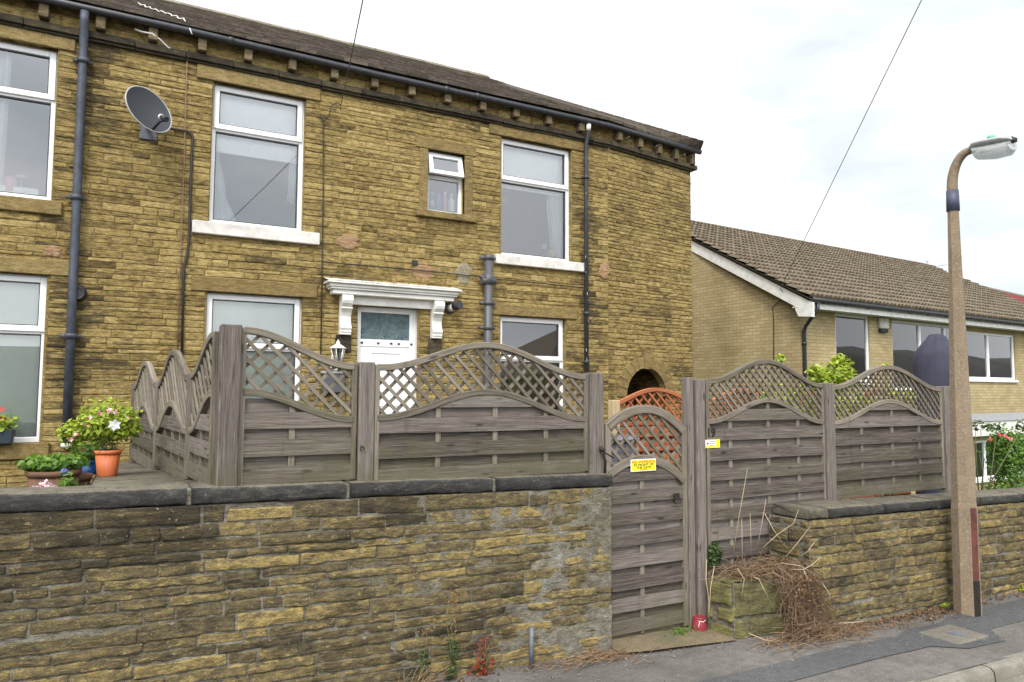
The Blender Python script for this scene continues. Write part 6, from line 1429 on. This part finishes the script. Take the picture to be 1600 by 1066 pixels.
# short steel stake by the wall
b = on_y(830, 1036, WY-.07); b.z = gz(b.x); t = on_y(832, 980, WY-.07); m = MB(); m.tube([b, Vector((b.x+.003, b.y, t.z))], .016, 10); m.tube([Vector((b.x+.003, b.y, t.z-.001)), Vector((b.x+.003, b.y, t.z+.003))], .0165, 10)
for k in range(10): m.tube([Vector((b.x, b.y-.016, b.z+.03+.02*k)), Vector((b.x+.002, b.y-.018, b.z+.03+.02*k))], .004, 5)
tag(m.build('stake', M['steel'], None, loc=b), 'short galvanised stake standing against the left wall', 'stake')

# ------------------------------------------------------------------ dead creeper over the stub wall
c0 = Vector((4.60, 4.12, 0)); T = thing('dead_creeper', 'heap of dead brown creeper hanging over the low stone stub', 'creeper', (4.75, 4.0, 0))
mb = MB()
def strand(pts, r, tone): mb.tube(pts, [r, r*.9, r*.75, r*.5][:len(pts)] if len(pts) <= 4 else [r*(1-.5*i/(len(pts)-1)) for i in range(len(pts))], 3, (tone, 0, 0), 0, False)
# mat on top of the stub
for k in range(400):
    a = Vector((random.uniform(4.27, 5.02), random.uniform(4.08, 4.40), .42+random.uniform(0, .13)*random.random())); an = random.uniform(0, 6.28); L = random.uniform(.08, .32)
    d = Vector((math.cos(an), math.sin(an)*.5, 0))*L; p1 = a+d*.5+UP*random.gauss(.015, .02)+Vector((random.gauss(0, .03), 0, 0)); strand([a, p1, a+d+UP*random.gauss(0, .03)], random.uniform(.0014, .0035), random.betavariate(1.6, 2.4))
# curtain tumbling down the face
for k in range(480):
    s = random.gauss(4.80, .085); z1 = .46+random.uniform(-.06, .08); z0 = max(gz(s)+.02, random.uniform(-.05, .36))
    y1 = 4.06-.03*random.random(); y0 = 4.02-random.uniform(.02, .17)*(1-(z0/.5)); x1 = s+random.gauss(0, .09)+(.0 if random.random() < .6 else random.uniform(-.05, .16))*(1-z0)
    strand([(s, y1+.05, z1), (s+random.gauss(0, .03), y1-.03, z1-(z1-z0)*.33), ((s+x1)/2+random.gauss(0, .045), (y0+y1)/2-.02, z1-(z1-z0)*.66), (x1+random.gauss(0, .03), y0, z0)], random.uniform(.0013, .0032), random.betavariate(1.5, 2.6))
for k in range(460):
    s = random.gauss(4.80, .1); z = random.uniform(0, .44); p = Vector((s, 4.02-random.uniform(0, .12)*(1-z), z)); an = random.uniform(0, 6.28); L = random.uniform(.03, .11)
    strand([p, p+Vector((math.cos(an)*L*.5, -.015, math.sin(an)*L*.5+random.gauss(0, .02))), p+Vector((math.cos(an)*L, random.gauss(0, .02), math.sin(an)*L*.7))], random.uniform(.001, .0026), random.betavariate(1.3, 3))
# heap on the ground
for k in range(620):
    x = random.choice((random.gauss(4.75, .2), random.gauss(5.05, .26))); y = 3.98-abs(random.gauss(0, .10)); h = max(0, .17*math.exp(-((x-4.8)/.25)**2)-(3.98-y)*.5); a = Vector((x, y, gz(x)+.015+random.random()*max(.02, h)))
    an = random.uniform(0, 6.28); L = random.uniform(.05, .24); d = Vector((math.cos(an), math.sin(an)*.45, random.gauss(0, .12)))*L
    b = a+d; b.z = max(b.z, gz(b.x)+.012); b.y = min(b.y, 4.02); strand([a, a+d*.5+UP*abs(random.gauss(0, .02)), b], random.uniform(.0012, .003), random.betavariate(1.5, 2.2))
mb.build('stems', M['twig'], T)
mb = MB()
for k in range(1100):
    if random.random() < .45: p = Vector((random.gauss(4.8, .09), 4.0-random.random()*.1, random.uniform(0, .45)))
    elif random.random() < .5: p = Vector((random.uniform(4.3, 5.0), random.uniform(4.06, 4.36), .43+random.random()*.04))
    else: x = random.gauss(4.9, .25); p = Vector((x, 3.98-abs(random.gauss(0, .12)), gz(x)+.012+random.random()*.1*math.exp(-((x-4.8)/.25)**2)))
    mb.leaf(p, random.uniform(.012, .034), None, None, 0, .5)
mb.build('dead_leaves', M['leaf_dead'], T)
def cp(px, py, Y): return on_y(px, py, Y)
for pts in ([(1146, 862, 4.3), (1156, 800, 4.28), (1168, 732, 4.25)], [(1160, 882, 4.2), (1159, 810, 4.18)], [(1174, 868, 4.25), (1172, 802, 4.22)], [(1183, 856, 4.3), (1190, 820, 4.27), (1197, 780, 4.24)],
            [(1192, 856, 4.22), (1215, 835, 4.15), (1240, 818, 4.1), (1248, 796, 4.05)], [(1195, 803, 4.3), (1210, 830, 4.25), (1232, 862, 4.2)], [(1228, 870, 4.1), (1245, 850, 4.05), (1266, 823, 4.0)], [(1246, 872, 4.1), (1262, 862, 4.0), (1274, 845, 3.98)], [(1236, 890, 4.05), (1255, 890, 3.98), (1270, 882, 3.95), (1280, 872, 3.93)],
            [(1256, 892, 3.98), (1262, 905, 3.96), (1266, 927, 3.95)], [(1152, 888, 4.1), (1163, 905, 4.06), (1158, 933, 4.05)], [(1104, 874, 4.3), (1103, 905, 4.25), (1108, 940, 4.22), (1106, 965, 4.2)], [(1116, 885, 4.3), (1110, 920, 4.25), (1108, 968, 4.2)], [(1178, 902, 4.05), (1186, 905, 4.02), (1192, 918, 4.0), (1204, 942, 3.98)], [(1284, 910, 3.97), (1296, 928, 3.95), (1298, 944, 3.94)], [(1318, 974, 3.85), (1340, 972, 3.8), (1354, 970, 3.78)], [(1170, 990, 3.95), (1195, 1000, 3.9), (1215, 1003, 3.88)], [(1220, 880, 4.1), (1250, 884, 4.02), (1278, 900, 3.98)]):
    cn = MB(); cn.tube([cp(*p) for p in pts], [.0036]+[.003]*(len(pts)-2)+[.0016], 6); cn.build('cane', M['cane'], T)
# litter along the wall feet
mb = MB()
def lit(x, y, mx=.035): mb.leaf((x, y, pav(x, y)+random.uniform(.006, .018)), random.uniform(.012, mx), Vector((random.gauss(0, .35), random.gauss(0, .35), 1)), None, 0, .55)
for k in range(900): lit(random.uniform(5.2, 6.9), 4.03-abs(random.gauss(0, .10)))
for k in range(260): lit(random.uniform(6.8, 9), 4.0-abs(random.gauss(0, .07)))
for k in range(460): lit(random.uniform(-1, 3.2), 4.33-abs(random.gauss(0, .09)))
for k in range(220): lit(random.uniform(3.1, 4.3), random.uniform(4.0, 4.4), .02)
for k in range(240): lit(random.uniform(1, 9), random.uniform(3.1, 4.2), .014)
tag(mb.build('leaf_litter', M['leaf_dead']), kind='stuff')
# dry tangle at the end of the left wall and scattered straw
T = thing('dry_tangle', 'small tangle of dry orange brown stems on the pavement at the left wall end', 'dead stems', (2.95, 4.25, .03)); mb = MB()
for k in range(240):
    x = random.gauss(3.0, .16); y = 4.27-abs(random.gauss(0, .06)); a = Vector((x, y, pav(x, y)+.01+random.random()*.05*math.exp(-((x-3)/.12)**2))); an = random.uniform(0, 6.28); L = random.uniform(.05, .2); d = Vector((math.cos(an), math.sin(an)*.4, random.gauss(0, .08)))*L; b = a+d; b.z = max(b.z, pav(b.x, b.y)+.008); b.y = min(b.y, 4.33)
    strand([a, a+d*.5+UP*abs(random.gauss(0, .015)), b], random.uniform(.0012, .0028), random.betavariate(2, 1.8))
mb.build('stems', M['twig'], T)
T = thing('dry_tangle', 'few dry grass blades leaning on the left wall at the bottom of the photo', 'dead stems', (1.7, 4.28, .06)); mb = MB()
for k in range(30):
    a = Vector((random.gauss(1.66, .06), 4.28, .05)); b = a+Vector((random.uniform(-.05, .22), random.gauss(-.02, .03), random.uniform(.02, .16))); strand([a, (a+b)/2+UP*.02, b], .002, random.random())
mb.build('stems', M['twig'], T)
# small stones and paint flecks on the footway
mb = MB()
for k in range(420):
    x, y = random.uniform(.5, 9), random.choice((random.uniform(3.05, 4.2), 4.2-abs(random.gauss(0, .12)))); r = random.uniform(.003, .010); c = Vector((x, y, pav(x, y)+.006+r*.3)); i = [mb.vert(c+Vector(p)*r*random.uniform(.7, 1.3)) for p in ((1, 0, 0), (0, 1, 0), (-1, 0, 0), (0, -1, 0), (0, 0, .8))]
    for a in range(4): mb.face([i[a], i[(a+1) % 4], i[4]])
tag(mb.build('grit', M['kerb']), kind='stuff')
